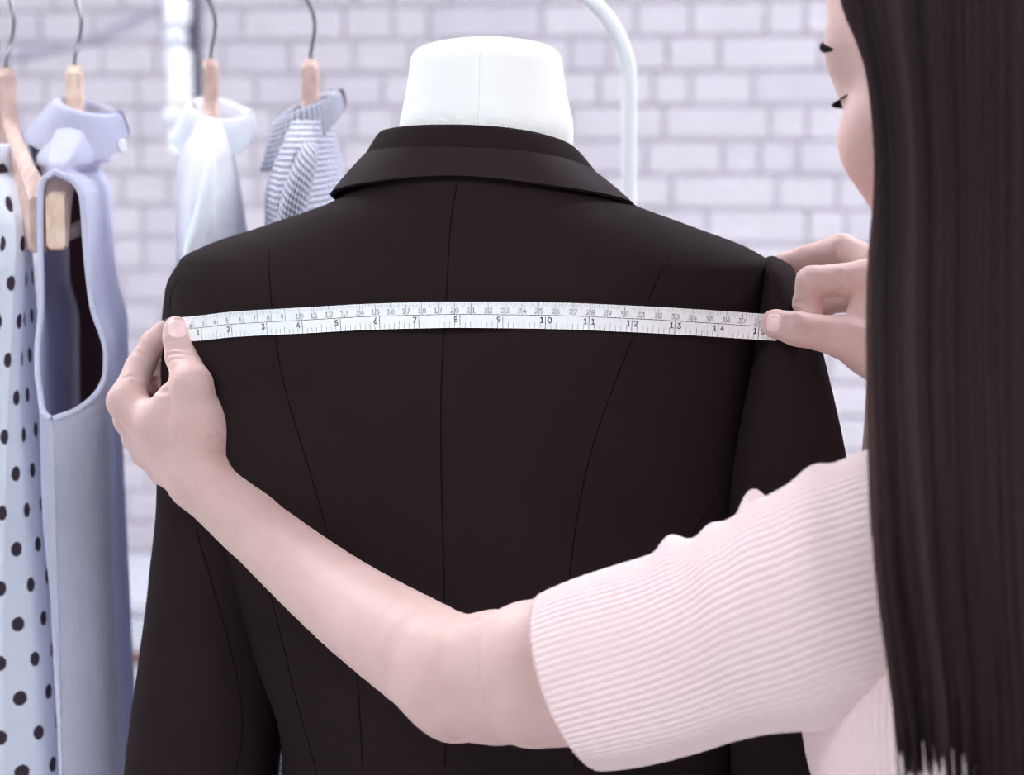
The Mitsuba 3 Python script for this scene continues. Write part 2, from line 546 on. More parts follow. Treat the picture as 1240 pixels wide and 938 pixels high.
SLEEVE_L, SLEEVE_R = sleeve_mesh(SL), sleeve_mesh(SR)
jk = thing('jacket', 'black tailored blazer worn by the mannequin, seen from behind', 'jacket')
put(jk + '__body', mikit.ply(JACKET_SHELL, 'm_jacket', smooth=40))
put(jk + '__sleeve', mikit.ply(SLEEVE_L, 'm_jacket', smooth=True))
put(jk + '__sleeve', mikit.ply(SLEEVE_R, 'm_jacket', smooth=True))
JALL = cat([JACKET, SLEEVE_L, SLEEVE_R])

# collar: fall with a satin band below the roll line, stand inside
psi = np.radians(np.linspace(-140, 140, 150))
deg = [-140, -110, -90, -45, 0, 45, 90, 110, 140]


def collar_curve(r, z):
    fr, fz = CubicSpline(deg, r), CubicSpline(deg, z)
    q = np.degrees(psi)
    rr, zz = fr(q), fz(q)
    return jl(rr * np.sin(psi), -rr * np.cos(psi) * 0.93, zz)


c_low = collar_curve([0.085, 0.095, 0.0945, 0.080, 0.0675, 0.080, 0.0945, 0.095, 0.085], [1.355, 1.376, 1.3835, 1.3945, 1.399, 1.393, 1.3815, 1.374, 1.352])
c_mid = collar_curve([0.072, 0.075, 0.073, 0.068, 0.0645, 0.068, 0.073, 0.075, 0.072], [1.385, 1.399, 1.406, 1.4145, 1.416, 1.4115, 1.399, 1.392, 1.375])
c_top = collar_curve([0.062, 0.063, 0.0625, 0.0620, 0.0605, 0.0620, 0.0625, 0.063, 0.062], [1.396, 1.411, 1.419, 1.427, 1.4285, 1.424, 1.411, 1.403, 1.386])
c_in = collar_curve([0.056, 0.057, 0.057, 0.0580, 0.0570, 0.0580, 0.057, 0.057, 0.056], [1.385, 1.397, 1.405, 1.414, 1.416, 1.411, 1.398, 1.391, 1.375])


def sheet(curves, thick, n=10):
    """a cloth of the given thickness through the curves"""
    cs = np.array(curves)
    t = np.linspace(0, 1, len(cs))
    g = PchipInterpolator(t, cs, axis=0)(np.linspace(0, 1, n))
    du, dv = np.gradient(g, axis=0), np.gradient(g, axis=1)
    nn = np.cross(du, dv)
    nn /= np.linalg.norm(nn, axis=-1, keepdims=True) + 1e-12
    loop = np.concatenate([g + nn * thick / 2, (g - nn * thick / 2)[::-1]], 0)      # around the cross-section
    return capped(loop.transpose(1, 0, 2))


out = lambda c, d: c + d * (c - c.mean(0)) / np.linalg.norm(c - c.mean(0), axis=1, keepdims=True)
put(jk + '__collar', mikit.ply(fix(sheet([c_mid, 0.5 * (c_mid + c_top) + [0, 0, 0.001], c_top, 0.5 * (c_top + c_in) + [0, 0, 0.004], c_in], 0.0024, 16)), 'm_jacket', smooth=35), label='black rolled collar')
put(jk + '__collar_band', mikit.ply(fix(sheet([out(c_low, 0.001), 0.5 * (c_low + c_mid) + 0.02 * (c_low - c_low.mean(0)), out(c_mid, 0.0012)], 0.0022, 12)), 'm_satin', smooth=35), label='slightly shiny satin collar band')


def seam(pix, r=0.0004, mesh=JALL, key='jacket__seam', mat='m_thread', n=120, lift=0.0001):
    px = curve(pix, n)
    h = hit(mesh, px)
    ok = ~np.isnan(h[:, 0])
    if ok.sum() < 5:
        return
    h = h[ok]
    h = gaussian_filter1d(h, 1.5, axis=0, mode='nearest') + (EYE - h) / np.linalg.norm(EYE - h, axis=1, keepdims=True) * lift
    put(key, mikit.ply(fix(tube(h, r, 6)), mat, smooth=True))


for pix in ([(555, 218), (547, 260), (541, 350), (535, 450), (535, 600), (538, 720), (539, 930)],
            [(331, 270), (326, 310), (328, 360), (345, 470), (372, 560), (395, 640), (425, 760), (434, 840), (440, 936)],
            [(830, 278), (800, 330), (770, 400), (742, 470), (715, 550), (700, 620), (690, 700), (690, 800), (696, 930)],
            [(934, 316), (922, 365), (911, 405), (897, 480), (888, 560), (866, 605), (838, 645)],
            [(215, 338), (209, 352), (206, 372)],
            [(237, 640), (255, 700), (275, 770), (289, 830), (293, 866), (284, 936)],
            [(318, 690), (330, 730), (345, 790), (357, 840), (374, 900), (384, 936)]):
    seam(pix)

mq = thing('mannequin', 'white fabric covered dress form wearing the black jacket, its neck showing above the collar', 'mannequin')
neck_c = jl(np.array(0.003), np.array(0.005), np.array(0.0))
prof = [(0.044, 1.36), (0.052, 1.395), (0.0545, 1.425), (0.0505, 1.447), (0.0478, 1.464), (0.0468, 1.4705), (0.0440, 1.4755), (0.036, 1.4795), (0.022, 1.4825), (0.008, 1.4838)]
q = np.linspace(0, 1, 50)
prof = PchipInterpolator(np.linspace(0, 1, len(prof)), np.array(prof))(q)
put(mq + '__neck', mikit.ply(fix(lathe(prof, neck_c, 96)), 'm_canvas', smooth=50))
put(mq + '__torso', mikit.ply(fix(capped(body_rings(np.concatenate([np.linspace(0.86, 1.33, 30), np.linspace(1.34, 1.40, 16)]), 96, -0.006))), 'm_canvas', smooth=True))
pole = neck_c.copy()
put(mq + '__pole', mikit.ply(fix(tube([pole + [0, 0, 0.02], pole + [0, 0, 0.5], pole + [0, 0, 0.9]], 0.015, 24)), 'm_chrome', smooth=40))
put(mq + '__base', mikit.ply(fix(lathe([(0.17, 0.0), (0.17, 0.012), (0.15, 0.02), (0.03, 0.03), (0.02, 0.05)], pole, 64)), 'm_chrome', smooth=30))
ns = hit((scene and fix(lathe(prof, neck_c, 96))), [(582 - 3 * t, 52 + 100 * t) for t in np.linspace(0, 1, 40)])
ns = fillnan(ns)
scene['m_canvas_seam'] = principled(rgb(240, 240, 237), 0.9)
put(mq + '__neck_seam', mikit.ply(fix(tube(ns, 0.00032, 6)), 'm_canvas_seam', smooth=True), label='fine stitched seam')

# ------------------------------------------------------------------ tape measure
INCH = [205.5, 244, 280.5, 323, 366, 412, 459.5, 507, 557, 609, 660.7, 713.5, 765.5, 817.7, 870, 919, 966]
mid_y = PchipInterpolator([195, 215, 245, 280, 365, 460, 557, 660, 765, 870, 930, 950], [401.5, 399.5, 396.8, 392.8, 388, 383, 381, 382, 386, 392, 396.2, 397.5])
n_of = PchipInterpolator(INCH, np.arange(17))
px_of = PchipInterpolator(np.arange(17), INCH)
tp = np.linspace(201.5, 941, 360)
h = fillnan(hit(JALL, np.stack([tp, mid_y(tp)], 1)))
h2 = fillnan(hit(JALL, np.stack([tp, mid_y(tp) - 13], 1)))
h3 = fillnan(hit(JALL, np.stack([tp, mid_y(tp) + 13], 1)))
Yt = np.minimum(np.minimum(h[:, 1], h2[:, 1]), h3[:, 1])
# pulled taut: the lower hull of the distances along the tape
xs = np.array([P(a, c, y)[0] for a, c, y in zip(tp, mid_y(tp), Yt)])
idx = [0]
for i in range(1, len(xs)):
    while len(idx) >= 2 and (Yt[idx[-1]] - Yt[idx[-2]]) * (xs[i] - xs[idx[-2]]) >= (Yt[i] - Yt[idx[-2]]) * (xs[idx[-1]] - xs[idx[-2]]):
        idx.pop()
    idx.append(i)
Yt = np.interp(xs, xs[idx], Yt[idx]) - 0.0016
Yt = gaussian_filter1d(Yt, 4, mode='nearest') - 0.0003
tc = np.array([P(a, c, y) for a, c, y in zip(tp, mid_y(tp), Yt)])
tt, _, _ = frames(tc)
tup = np.array([0, 0, 1.0]) - tt * tt[:, 2:]
tup /= np.linalg.norm(tup, axis=1, keepdims=True)
tn = np.cross(tt, tup)                                          # towards the camera
tn *= np.sign((tn * (EYE - tc)).sum(1, keepdims=True))
S_TAPE = np.concatenate([[0], np.cumsum(np.linalg.norm(np.diff(tc, axis=0), axis=1))])
HW = 0.0077


def on_tape(px, v, lift):
    """the point of the tape at this pixel column, v across (up positive, metres)"""
    k = np.interp(px, tp, np.arange(len(tp)))
    f = lambda a: np.stack([np.interp(k, np.arange(len(tp)), a[:, m]) for m in range(3)], -1)
    return f(tc) + f(tup) * np.asarray(v)[..., None] + f(tn) * np.asarray(lift)[..., None]


tm = thing('tape_measure', 'white tailor tape measure with centimetres and inches, stretched across the back of the black jacket', 'tape measure')
ring = np.array([[-HW, 0.00025], [HW, 0.00025], [HW, -0.00025], [-HW, -0.00025]])
put(tm + '__ribbon', mikit.ply(fix(capped(tc[:, None] + ring[None, :, :1] * tup[:, None] + ring[None, :, 1:] * tn[:, None])), 'm_tape', smooth=40))


def bar_on_tape(px, v0, v1, w):
    """one printed line across the tape: w in metres along it"""
    k = np.interp(px, tp, np.arange(len(tp)))
    s = np.interp(k, np.arange(len(tp)), S_TAPE)
    q = [np.interp(s + d, S_TAPE, tp) for d in (-w / 2, w / 2)]
    a = np.array([on_tape(np.array(q[0]), np.array(v0), np.array(0.0004)), on_tape(np.array(q[1]), np.array(v0), np.array(0.0004)),
                  on_tape(np.array(q[1]), np.array(v1), np.array(0.0004)), on_tape(np.array(q[0]), np.array(v1), np.array(0.0004))])
    return a, np.array([[0, 1, 2], [0, 2, 3]])


def text_on_tape(s, h, px, v, anchor, bold=False):
    m = meshkit.text_mesh(s, h, 0.0001, bold)
    x = m.vertices[:, 0]
    w = x.max() - x.min()
    x = x - x.min() - {'right': w, 'mid': w / 2, 'left': 0}[anchor]
    s0 = np.interp(np.interp(px, tp, np.arange(len(tp))), np.arange(len(tp)), S_TAPE)
    q = np.interp(s0 + x, S_TAPE, tp)
    return on_tape(q, v + m.vertices[:, 1], 0.00036 + m.vertices[:, 2]), np.array(m.faces)


DIV = 0.0002
cm_ticks, in_ticks, cm_nums, in_nums = [], [], [], []
for mmi in range(12, 384):
    px = float(px_of(mmi / 25.4))
    if not 222 < px < 938:
        continue
    if mmi % 10 == 0:
        cm_ticks.append(bar_on_tape(px, DIV, HW - 0.0001, 0.00032))
    else:
        L = 0.0034 if mmi % 5 == 0 else 0.0022
        cm_ticks.append(bar_on_tape(px, HW - 0.0002 - L, HW - 0.0002, 0.00016))
for k in range(8, 16 * 8 + 1):
    px = float(px_of(k / 8))
    if not 224 < px < 940:
        continue
    if k % 8 == 0:
        in_ticks.append(bar_on_tape(px, -HW + 0.0002, DIV, 0.0004))
    else:
        L = 0.0046 if k % 4 == 0 else 0.0032
        in_ticks.append(bar_on_tape(px, -HW + 0.0002, -HW + 0.0002 + L, 0.00024))
for c in range(2, 39):
    s = str(c)
    px = float(px_of(c / 2.54))
    if c < 10:
        cm_nums.append(text_on_tape(s, 0.0030, px - 2, DIV + 0.0010, 'right'))
    else:
        for ch, off, an in ((s[0], -1.0, 'right'), (s[1], 1.0, 'left')):
            cm_nums.append(text_on_tape(ch, 0.0030, px + off, DIV + 0.0010, an))
for c in range(1, 16):
    s = str(c)
    px = float(px_of(c))
    if c < 10:
        in_nums.append(text_on_tape(s, 0.0033, px - 2.5, -0.0042, 'right', True))
    else:
        in_nums.append(text_on_tape(s[0], 0.0033, px - 2.0, -0.0042, 'right', True))
        in_nums.append(text_on_tape(s[1], 0.0033, px + 2.5, -0.0042, 'left', True))
cm_nums.append(text_on_tape('CM', 0.0022, 234, DIV + 0.0005, 'right'))
q = np.linspace(224, 940.5, 200)
div = gridmesh(np.stack([on_tape(q, np.full(200, DIV - 0.00018), np.full(200, 0.00038)), on_tape(q, np.full(200, DIV + 0.00018), np.full(200, 0.00038))]))
put(tm + '__centimetre_ticks', mikit.ply(cat(cm_ticks), 'm_ink_grey'), kind='stuff')
put(tm + '__inch_ticks', mikit.ply(cat(in_ticks), 'm_ink_grey'), kind='stuff')
put(tm + '__centimetre_numerals', mikit.ply(cat(cm_nums), 'm_ink_grey'), kind='stuff')
put(tm + '__inch_numerals', mikit.ply(cat(in_nums), 'm_ink'), kind='stuff')
put(tm + '__dividing_line', mikit.ply(div, 'm_ink'))
q = np.linspace(201.6, 206, 8)
clip = np.stack([on_tape(q, np.full(8, s * (HW + 0.0002)), np.full(8, 0.0005)) for s in (-1, 1)])
clip2 = np.stack([on_tape(q, np.full(8, s * (HW + 0.0002)), np.full(8, -0.0005)) for s in (1, -1)])
put(tm + '__end_clip', mikit.ply(fix(capped(np.concatenate([clip, clip2], 0).transpose(1, 0, 2))), 'm_metal'), label='small metal end clip')

# ------------------------------------------------------------------ the clothes rack, its hangers and garments
def wood_tex(c0, c1):
    def fn(p, n, uv):
        t = f_fbm(p.x * 260, p.y * 25, p.z * 90, 3)
        return mikit.mix(c0, c1, mikit.smoothstep(0.25, 0.75, t))
    return mikit.proc(fn)


scene['m_wood_pale'] = principled(wood_tex(rgb(222, 188, 165), rgb(238, 212, 192)), 0.45)
scene['m_wood_rose'] = principled(wood_tex(rgb(196, 160, 150), rgb(214, 182, 170)), 0.45)
scene['m_wood_brown'] = principled(wood_tex(rgb(96, 58, 48), rgb(128, 82, 66)), 0.4)
RAIL_Z, RAIL_Y = 1.546, 1.66
RAIL_R, WIRE_R = 0.0058, 0.0014
rk = thing('clothes_rack', 'white tubular clothes rack with rounded ends that the garments hang on', 'clothes rack')
XE = P(762, 170, RAIL_Y)[0]
XS = -1.25
BR = 0.083


def arc(c, r, a0, a1, n=14):
    w = np.radians(np.linspace(a0, a1, n))
    return np.stack([c[0] + r * np.cos(w), np.full(n, RAIL_Y), c[1] + r * np.sin(w)], 1)


rail = np.vstack([[[XS, RAIL_Y, 0.02]], [[XS, RAIL_Y, 0.8]], arc((XS + BR, RAIL_Z - BR), BR, 180, 90), np.stack([np.linspace(XS + BR + 0.02, XE - BR - 0.02, 20), np.full(20, RAIL_Y), np.full(20, RAIL_Z)], 1),
                  arc((XE - BR, RAIL_Z - BR), BR, 90, 0), [[XE, RAIL_Y, 0.8]], [[XE, RAIL_Y, 0.02]]])
put(rk + '__rail', mikit.ply(fix(tube(rail, RAIL_R, 20)), 'm_white_paint', smooth=40))
for x in (XS, XE):
    put(rk + '__foot', mikit.ply(fix(tube([[x, RAIL_Y - 0.2, 0.0125], [x, RAIL_Y, 0.0125], [x, RAIL_Y + 0.2, 0.0125]], 0.0125, 16)), 'm_white_paint', smooth=40))


def hanger(px, py, Y, ang, label, mat, reach=0.19):
    """a contoured wooden hanger: px, py, Y the top of its neck, ang its turn away from the view direction (degrees, positive to the left)"""
    top = P(px, py, Y)
    ax = np.array([-math.sin(math.radians(ang)), math.cos(math.radians(ang)), 0])
    th = np.cross(ax, [0, 0, 1.0])
    t = thing('wooden_hanger', label, 'hanger')
    # outline in the plane of the hanger: upper edge, then lower edge
    u = np.linspace(-0.19, 0.19, 61)
    au = np.abs(u)
    upper = PchipInterpolator([0, 0.011, 0.018, 0.03, 0.06, 0.12, 0.165, 0.19], [0, -0.002, -0.03, -0.042, -0.052, -0.069, -0.080, -0.092])(au)
    lower = PchipInterpolator([0, 0.02, 0.04, 0.09, 0.15, 0.18, 0.19], [-0.064, -0.066, -0.073, -0.088, -0.112, -0.130, -0.128])(au)
    half = PchipInterpolator([0, 0.05, 0.12, 0.165, 0.19], [0.0056, 0.0056, 0.006, 0.007, 0.0062])(au)
    r = 0.0022
    g = []
    for i in range(len(u)):
        c = top + ax * u[i] * reach / 0.19
        hh, up, lo = half[i], upper[i], lower[i]
        sec = [(-hh, lo + r), (-hh + r, lo), (hh - r, lo), (hh, lo + r), (hh, up - r), (hh - r, up), (-hh + r, up), (-hh, up - r)]
        g.append([c + th * a + np.array([0, 0, b]) for a, b in sec])
    put(t + '__body', mikit.ply(fix(capped(np.array(g))), mat, smooth=30))
    dz = RAIL_Z - top[2]
    rr = RAIL_R + WIRE_R + 0.0004
    k = np.radians(np.linspace(-25, 205, 24))
    back = -1.0
    pts = [(0, -0.01), (0, 0.004), (-0.001, 0.012)]
    stem = [(-rr * 0.35, dz * 0.45), (-rr * 1.05, dz - 0.010)]
    arcp = [(-rr * math.cos(a), dz + rr * math.sin(a)) for a in k]
    path = np.array(pts + stem + arcp + [(rr + 0.0025, dz - 0.016)])
    pc = curve(np.array([[top[0] + ax[0] * a, top[1] + ax[1] * a, top[2] + b] for a, b in path]), 90)
    # the hook passes over the rail, wherever the neck hangs
    w = np.clip((pc[:, 2] - top[2]) / dz, 0, 1) ** 1.5
    pc[:, 1] += w * (RAIL_Y - top[1])
    pc[:, 0] += 0.004 * np.sin(w * 6.0)
    put(t + '__hook', mikit.ply(fix(tube(pc, WIRE_R, 10)), 'm_chrome', smooth=40), label='bent wire hook')
    put(t + '__bar', mikit.ply(fix(tube(np.array([top + ax * -0.165 + [0, 0, -0.121], top + [0, 0, -0.123], top + ax * 0.165 + [0, 0, -0.121]]), 0.0055, 14)), mat, smooth=40), label='round wooden trouser bar')
    return top, ax, th


def garment(x0, y0, ax, rows, n=130, wave=None, thick=0.0):
    """a garment on a hanger seen end on. Local axes: a along the hanger from its near end at (x0, y0), t across it.
    rows: z, a0, a1, left and right reach near the end, left and right reach at the middle, gap edges (armhole) or None"""
    rows = sorted(rows, key=lambda r: r[0])
    z = np.array([r[0] for r in rows])
    q = np.concatenate([np.linspace(z[0], 1.20, 60)[:-1], np.linspace(1.20, z[-1], 190)])
    f = [PchipInterpolator(z, [r[k] for r in rows])(q) for k in range(1, 7)]
    gl = [r[7] if len(r) > 7 else None for r in rows]
    th = np.cross(ax, [0, 0, 1.0])
    L = np.array([(0.5 * (r[3] + r[4]) + 0.0005) if (g is None) else g[0] for r, g in zip(rows, gl)])
    R = np.array([(0.5 * (r[3] + r[4]) - 0.0005) if (g is None) else g[1] for r, g in zip(rows, gl)])
    E = np.array([0.0 if g is None else g[2] for g in gl])
    fL, fR, fE = (PchipInterpolator(z, v)(q) for v in (L, R, E))
    out, us = [], []
    for i in range(len(q)):
        a0, a1, tl, tr, ml, mr = (v[i] for v in f)
        d = a1 - a0
        r = min(0.035, d * 0.22)
        tm = 0.5 * (tl + tr)
        c = np.array([(a0 + fE[i], fL[i]), (a0 + r * 0.35 + fE[i] * 0.6, 0.75 * tl + 0.25 * fL[i]), (a0 + r, tl), (a0 + d * 0.45, ml), (a1 - r, ml * 0.9), (a1, tm),
                      (a1 - r, mr * 0.9), (a0 + d * 0.45, mr), (a0 + r, tr), (a0 + r * 0.35 + fE[i] * 0.6, 0.75 * tr + 0.25 * fR[i]), (a0 + fE[i], fR[i])])
        s = np.concatenate([[0], np.cumsum(np.linalg.norm(np.diff(c, axis=0), axis=1) + 1e-6)])
        u = np.linspace(0, 1, n)
        cc = PchipInterpolator(s / s[-1], c)(u)
        if wave is not None:
            cc = cc + wave(u, q[i])
        out.append(np.stack([x0 + ax[0] * cc[:, 0] + th[0] * cc[:, 1], y0 + ax[1] * cc[:, 0] + th[1] * cc[:, 1], np.full(n, q[i])], 1))
        us.append(np.concatenate([[0], np.cumsum(np.linalg.norm(np.diff(cc, axis=0), axis=1))]) - s[-1] * 0.0)
    g = np.array(out)
    us = np.array(us)
    mid = us[:, -1:] * 0.5
    uv = np.stack([us - mid, np.repeat(q[:, None], n, 1)], -1).reshape(-1, 2)
    return g, uv


def collar_mesh(c, ax, ra, rt, stand, fall, spread=0.010, front=1, lean=0.0, tip=0.03, tilt=0.14, n=90):
    """a shirt collar around the neck ring at c; its points meet on the side front * t"""
    th = np.cross(ax, [0, 0, 1.0]) * front
    w = np.radians(np.linspace(-168, 168, n))                     # 0 at the back, the points near +-168
    k = np.abs(w) / w.max()
    rows = []
    prof = [(0, 0.0), (0.001, 0.35), (0.002, 0.75), (0.0035, 1.0)]
    for o, hgt in prof:
        rows.append((o + 0 * w, stand * hgt + 0 * w))
    fl = fall + tip * np.clip((k - 0.45) / 0.55, 0, 1) ** 1.6
    for s in np.linspace(0.15, 1, 7):
        rows.append((0.0035 + 0.003 * min(1, s * 4) + spread * s * (1 - 0.8 * k), stand + 0.002 * math.sin(min(1, s * 3) * math.pi) - fl * s * 0.9))
    g = []
    for o, hgt in rows:
        pa, pt = (ra + o) * np.sin(w), -(rt + o) * np.cos(w) * 1.0
        pz = hgt - lean * (pt / rt) + tilt * pa
        pt = pt + np.where(k > 0.6, (k - 0.6) * 0.02, 0)
        g.append(np.asarray(c) + pa[:, None] * ax + pt[:, None] * th + pz[:, None] * np.array([0, 0, 1.0]))
    g = np.array(g)
    du, dv = np.gradient(g, axis=0), np.gradient(g, axis=1)
    nn = np.cross(du, dv)
    nn /= np.linalg.norm(nn, axis=-1, keepdims=True) + 1e-12
    arc_v = np.concatenate([[0], np.cumsum(np.linalg.norm(np.diff(g[:, n // 2], axis=0), axis=1))])
    arc_u = np.concatenate([[0], np.cumsum(np.linalg.norm(np.diff(g[3], axis=0), axis=1))])
    two = np.concatenate([g + nn * 0.0006, (g - nn * 0.0006)[::-1]], 0)
    uv = np.stack(np.meshgrid(arc_u, np.concatenate([arc_v, arc_v[::-1]]), indexing='xy'), -1)
    v, f = gridmesh(two, closed_u=True)
    return v, f, uv.reshape(-1, 2)


def weave(c, amount=0.10):
    c = np.array(c)

    def fn(p, n, uv):
        t = f_fbm(p.x * 500, p.y * 500, p.z * 60, 2) * 0.6 + f_fbm(p.x * 40, p.y * 40, p.z * 12, 2) * 0.4
        return mikit.mix((c * (1 - amount)).tolist(), np.minimum(c * (1 + amount), 1).tolist(), t)
    return mikit.proc(fn)




def cloth(c, trans):
    """a thin cloth that lets some light through"""
    return {'type': 'principledthin', 'base_color': c if isinstance(c, dict) else col(c), 'roughness': 0.9, 'diff_trans': trans, 'eta': 1.2}


scene['m_grey_cloth'] = cloth(weave(rgb(198, 197, 217)), 0.3)
scene['m_grey_edge'] = principled(weave(rgb(206, 206, 228)), 0.85)
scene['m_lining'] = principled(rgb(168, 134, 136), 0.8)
scene['m_white_cloth'] = cloth(rgb(244, 245, 250), 0.6)
scene['m_button'] = principled(rgb(235, 232, 236), 0.3)


def dots(p, n, uv):
    s = 0.0285
    x, y = uv.x / s, uv.y / (s * 0.92)
    row = dr.floor(y)
    xx = x + 0.5 * (row - 2 * dr.floor(row / 2))
    fx, fy = xx - dr.floor(xx) - 0.5, (y - row - 0.5) * 0.92
    d = dr.sqrt(fx * fx + fy * fy)
    t = mikit.smoothstep(0.175, 0.19, d)
    return mikit.mix(rgb(72, 60, 70), rgb(232, 234, 244), t)


def checks(p, n, uv):
    s = 0.0043
    a = mikit.smoothstep(0.36, 0.64, dr.abs(uv.x / s - dr.floor(uv.x / s) - 0.5) * 2)
    b = mikit.smoothstep(0.36, 0.64, dr.abs(uv.y / s - dr.floor(uv.y / s) - 0.5) * 2)
    return mikit.mix(rgb(222, 222, 236), rgb(74, 70, 92), 0.5 * (a + b))


scene['m_dots'] = cloth(mikit.proc(dots), 0.6)
scene['m_checks'] = principled(mikit.proc(checks), 0.85)


def zpy(py, Y):
    return P(620, py, Y)[2]


def rim(edge, r, mat, key, **kw):
    put(key, mikit.ply(fix(tube(edge, r, 8)), mat, smooth=True), **kw)


# --- the grey sleeveless dress
tp_, ax_, th_ = hanger(90, 79, 1.62, 7, 'pale wooden hanger inside the grey sleeveless dress, its end showing in the armhole', 'm_wood_pale')
x0, y0 = P(62, 170, 1.42)[0], 1.42
U = 1.42 / FPX
rows = []
SEAM = (-.0030, -.0037, 0.0)                                  # closed: the edges overlap in the side seam
for py, tl, tr, gap in [(1900, -.020, .055, SEAM), (1400, -.012, .048, SEAM), (936, -.0066, .0363, SEAM), (752, -.0105, .0335, SEAM), (610, -.0154, .0325, SEAM), (524, -.0154, .0325, SEAM), (506, -.0152, .0325, (-.0042, -.0032, 0.0005)), (504, -.0152, .0325, (-.0080, .0030, 0.002)), (500, -.0151, .0325, (-.0098, .0095, 0.004)),
                        (492, -.0150, .0325, (-.0113, .0172, 0.008)), (476, -.0148, .0325, (-.0125, .0265, 0.012)), (455, -.0146, .0325, (-.0140, .0312, 0.013)), (431, -.0143, .0325, (-.0138, .0318, 0.013)),
                        (370, -.011, .0240, (-.0105, .0232, 0.013)), (301, -.0105, .0206, (-.0100, .0200, 0.012)), (241, -.0095, .0193, (-.0090, .0185, 0.010)), (220, -.0075, .0145, (-.0070, .0135, 0.008)), (214, -.0060, .0115, (-.0042, .0080, 0.005)), (208, -.0045, .009, (0.0019, .0021, 0.001))]:
    z = zpy(py, 1.42)
    rows.append((z, 0.0, 0.36, tl, tr, min(tl, -0.012) - (0.010 if py < 400 else 0), tr - (0.006 if 500 < py < 1000 else 0), gap))
rows += [(1.4035, 0.004, 0.366, -.006, .010, -.026, .020), (1.414, 0.055, 0.315, -.010, .013, -.024, .022), (1.424, 0.105, 0.262, -.011, .014, -.016, .019), (1.4325, 0.138, 0.232, -.009, .013, -.010, .014)]
g, uv = garment(x0, y0, ax_, rows, wave=lambda u, z: np.stack([0 * u, 0.004 * np.sin(u * 40 + 1) * np.clip((1.33 - z) / 0.25, 0, 1) * np.sin(np.pi * u)], 1))
dress = thing('sleeveless_dress', 'blue-grey sleeveless dress with a collar on a wooden hanger, its deep armhole facing the viewer', 'dress', 'garments on the clothes rack')
put(dress + '__cloth', mikit.ply(gridmesh(g), 'm_grey_cloth', smooth=True))
zz = g[:, 0, 2]
sel = (zz > zpy(508, 1.42)) & (zz < zpy(205, 1.42))
edge = np.vstack([g[sel, 0], g[sel, -1][::-1]])
rim(gaussian_filter1d(np.vstack([edge, edge[:1]]), 1.0, axis=0, mode='nearest'), 0.0022, 'm_grey_edge', dress + '__armhole_binding', label='rolled armhole edge')
low = zz < zpy(508, 1.42)
rim(g[low, 0], 0.0006, 'm_grey_cloth', dress + '__side_seam')
nc = np.array([x0, y0, 0]) + ax_ * 0.183 + th_ * 0.008 + [0, 0, 1.432]
v, f, uvc = collar_mesh(nc, ax_, 0.044, 0.0135, 0.014, 0.040, spread=0.026, lean=0.004, tip=-0.026, tilt=0.10)
put(dress + '__collar', mikit.ply((v, f), 'm_grey_cloth', smooth=True), label='open turned down collar')
bt = nc + th_ * 0.0300 + ax_ * -0.034 + [0, 0, -0.016]
put(dress + '__button', mikit.ply(moved(fix(lathe([(0.0052, -0.001), (0.0055, 0.0003), (0.004, 0.0012), (0.0005, 0.0012)], (0, 0, 0), 20)), trimesh.geometry.align_vectors([0, 0, 1], (th_ - 0.6 * ax_).tolist()) + np.pad(bt[:, None], ((0, 1), (3, 0)))), 'm_button', smooth=30))
# the dress's dark lining on the far inside
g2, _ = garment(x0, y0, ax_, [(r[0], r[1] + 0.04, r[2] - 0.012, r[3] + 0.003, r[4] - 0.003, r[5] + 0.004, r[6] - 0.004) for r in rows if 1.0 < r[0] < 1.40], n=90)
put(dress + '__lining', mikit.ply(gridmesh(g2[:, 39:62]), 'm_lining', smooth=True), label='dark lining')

# --- the white shirt
tp_, ax_, th_ = hanger(255, 71, 1.655, 6.5, 'rosy wooden hanger in the white shirt', 'm_wood_rose', 0.165)
x0, y0 = P(248, 170, 1.47)[0], 1.47
rows = [(0.84, 0, 0.37, -.026, .030, -.030, .045), (1.10, 0, 0.37, -.022, .022, -.028, .040), (1.30, 0, .37, -.018, .012, -.028, .028), (1.345, 0, .37, -.016, .010, -.028, .025), (1.375, 0.0, .37, -.014, .008, -.027, .022),
        (1.398, 0.012, 0.36, -.012, .008, -.026, .019), (1.414, 0.035, 0.33, -.012, .011, -.022, .016), (1.4255, 0.075, 0.295, -.011, .011, -.015, .014), (1.434, 0.110, 0.262, -.010, .011, -.012, .012)]
shirt = thing('white_shirt', 'plain white collared shirt on a rosy wooden hanger beside the mannequin', 'shirt', 'garments on the clothes rack')
g, uv = garment(x0, y0, ax_, rows, wave=lambda u, z: np.stack([0 * u, 0.005 * np.sin(u * 34 + 2) * np.clip((1.40 - z) / 0.15, 0, 1) * np.sin(np.pi * u)], 1))
put(shirt + '__cloth', mikit.ply(gridmesh(g), 'm_white_cloth', smooth=True))
nc = np.array([x0, y0, 0]) + ax_ * 0.185 + th_ * 0.003 + [0, 0, 1.4290]
v, f, uvc = collar_mesh(nc, ax_, 0.054, 0.0145, 0.016, 0.034, spread=0.014, lean=0.003, tip=-0.022, tilt=0.15)
put(shirt + '__collar', mikit.ply((v, f), 'm_white_cloth', smooth=True), label='stiff turned down collar')
sl = curve([P(252, 188, 1.475), P(250, 215, 1.463), P(243, 260, 1.461), P(231, 310, 1.464), P(224, 420, 1.468), P(222, 700, 1.47), P(224, 950, 1.47)], 60)
w = np.linspace(0, 2 * np.pi, 28, endpoint=False)
rx = np.interp(np.arange(60), [0, 6, 20, 59], [0.003, 0.0062, 0.0066, 0.010])
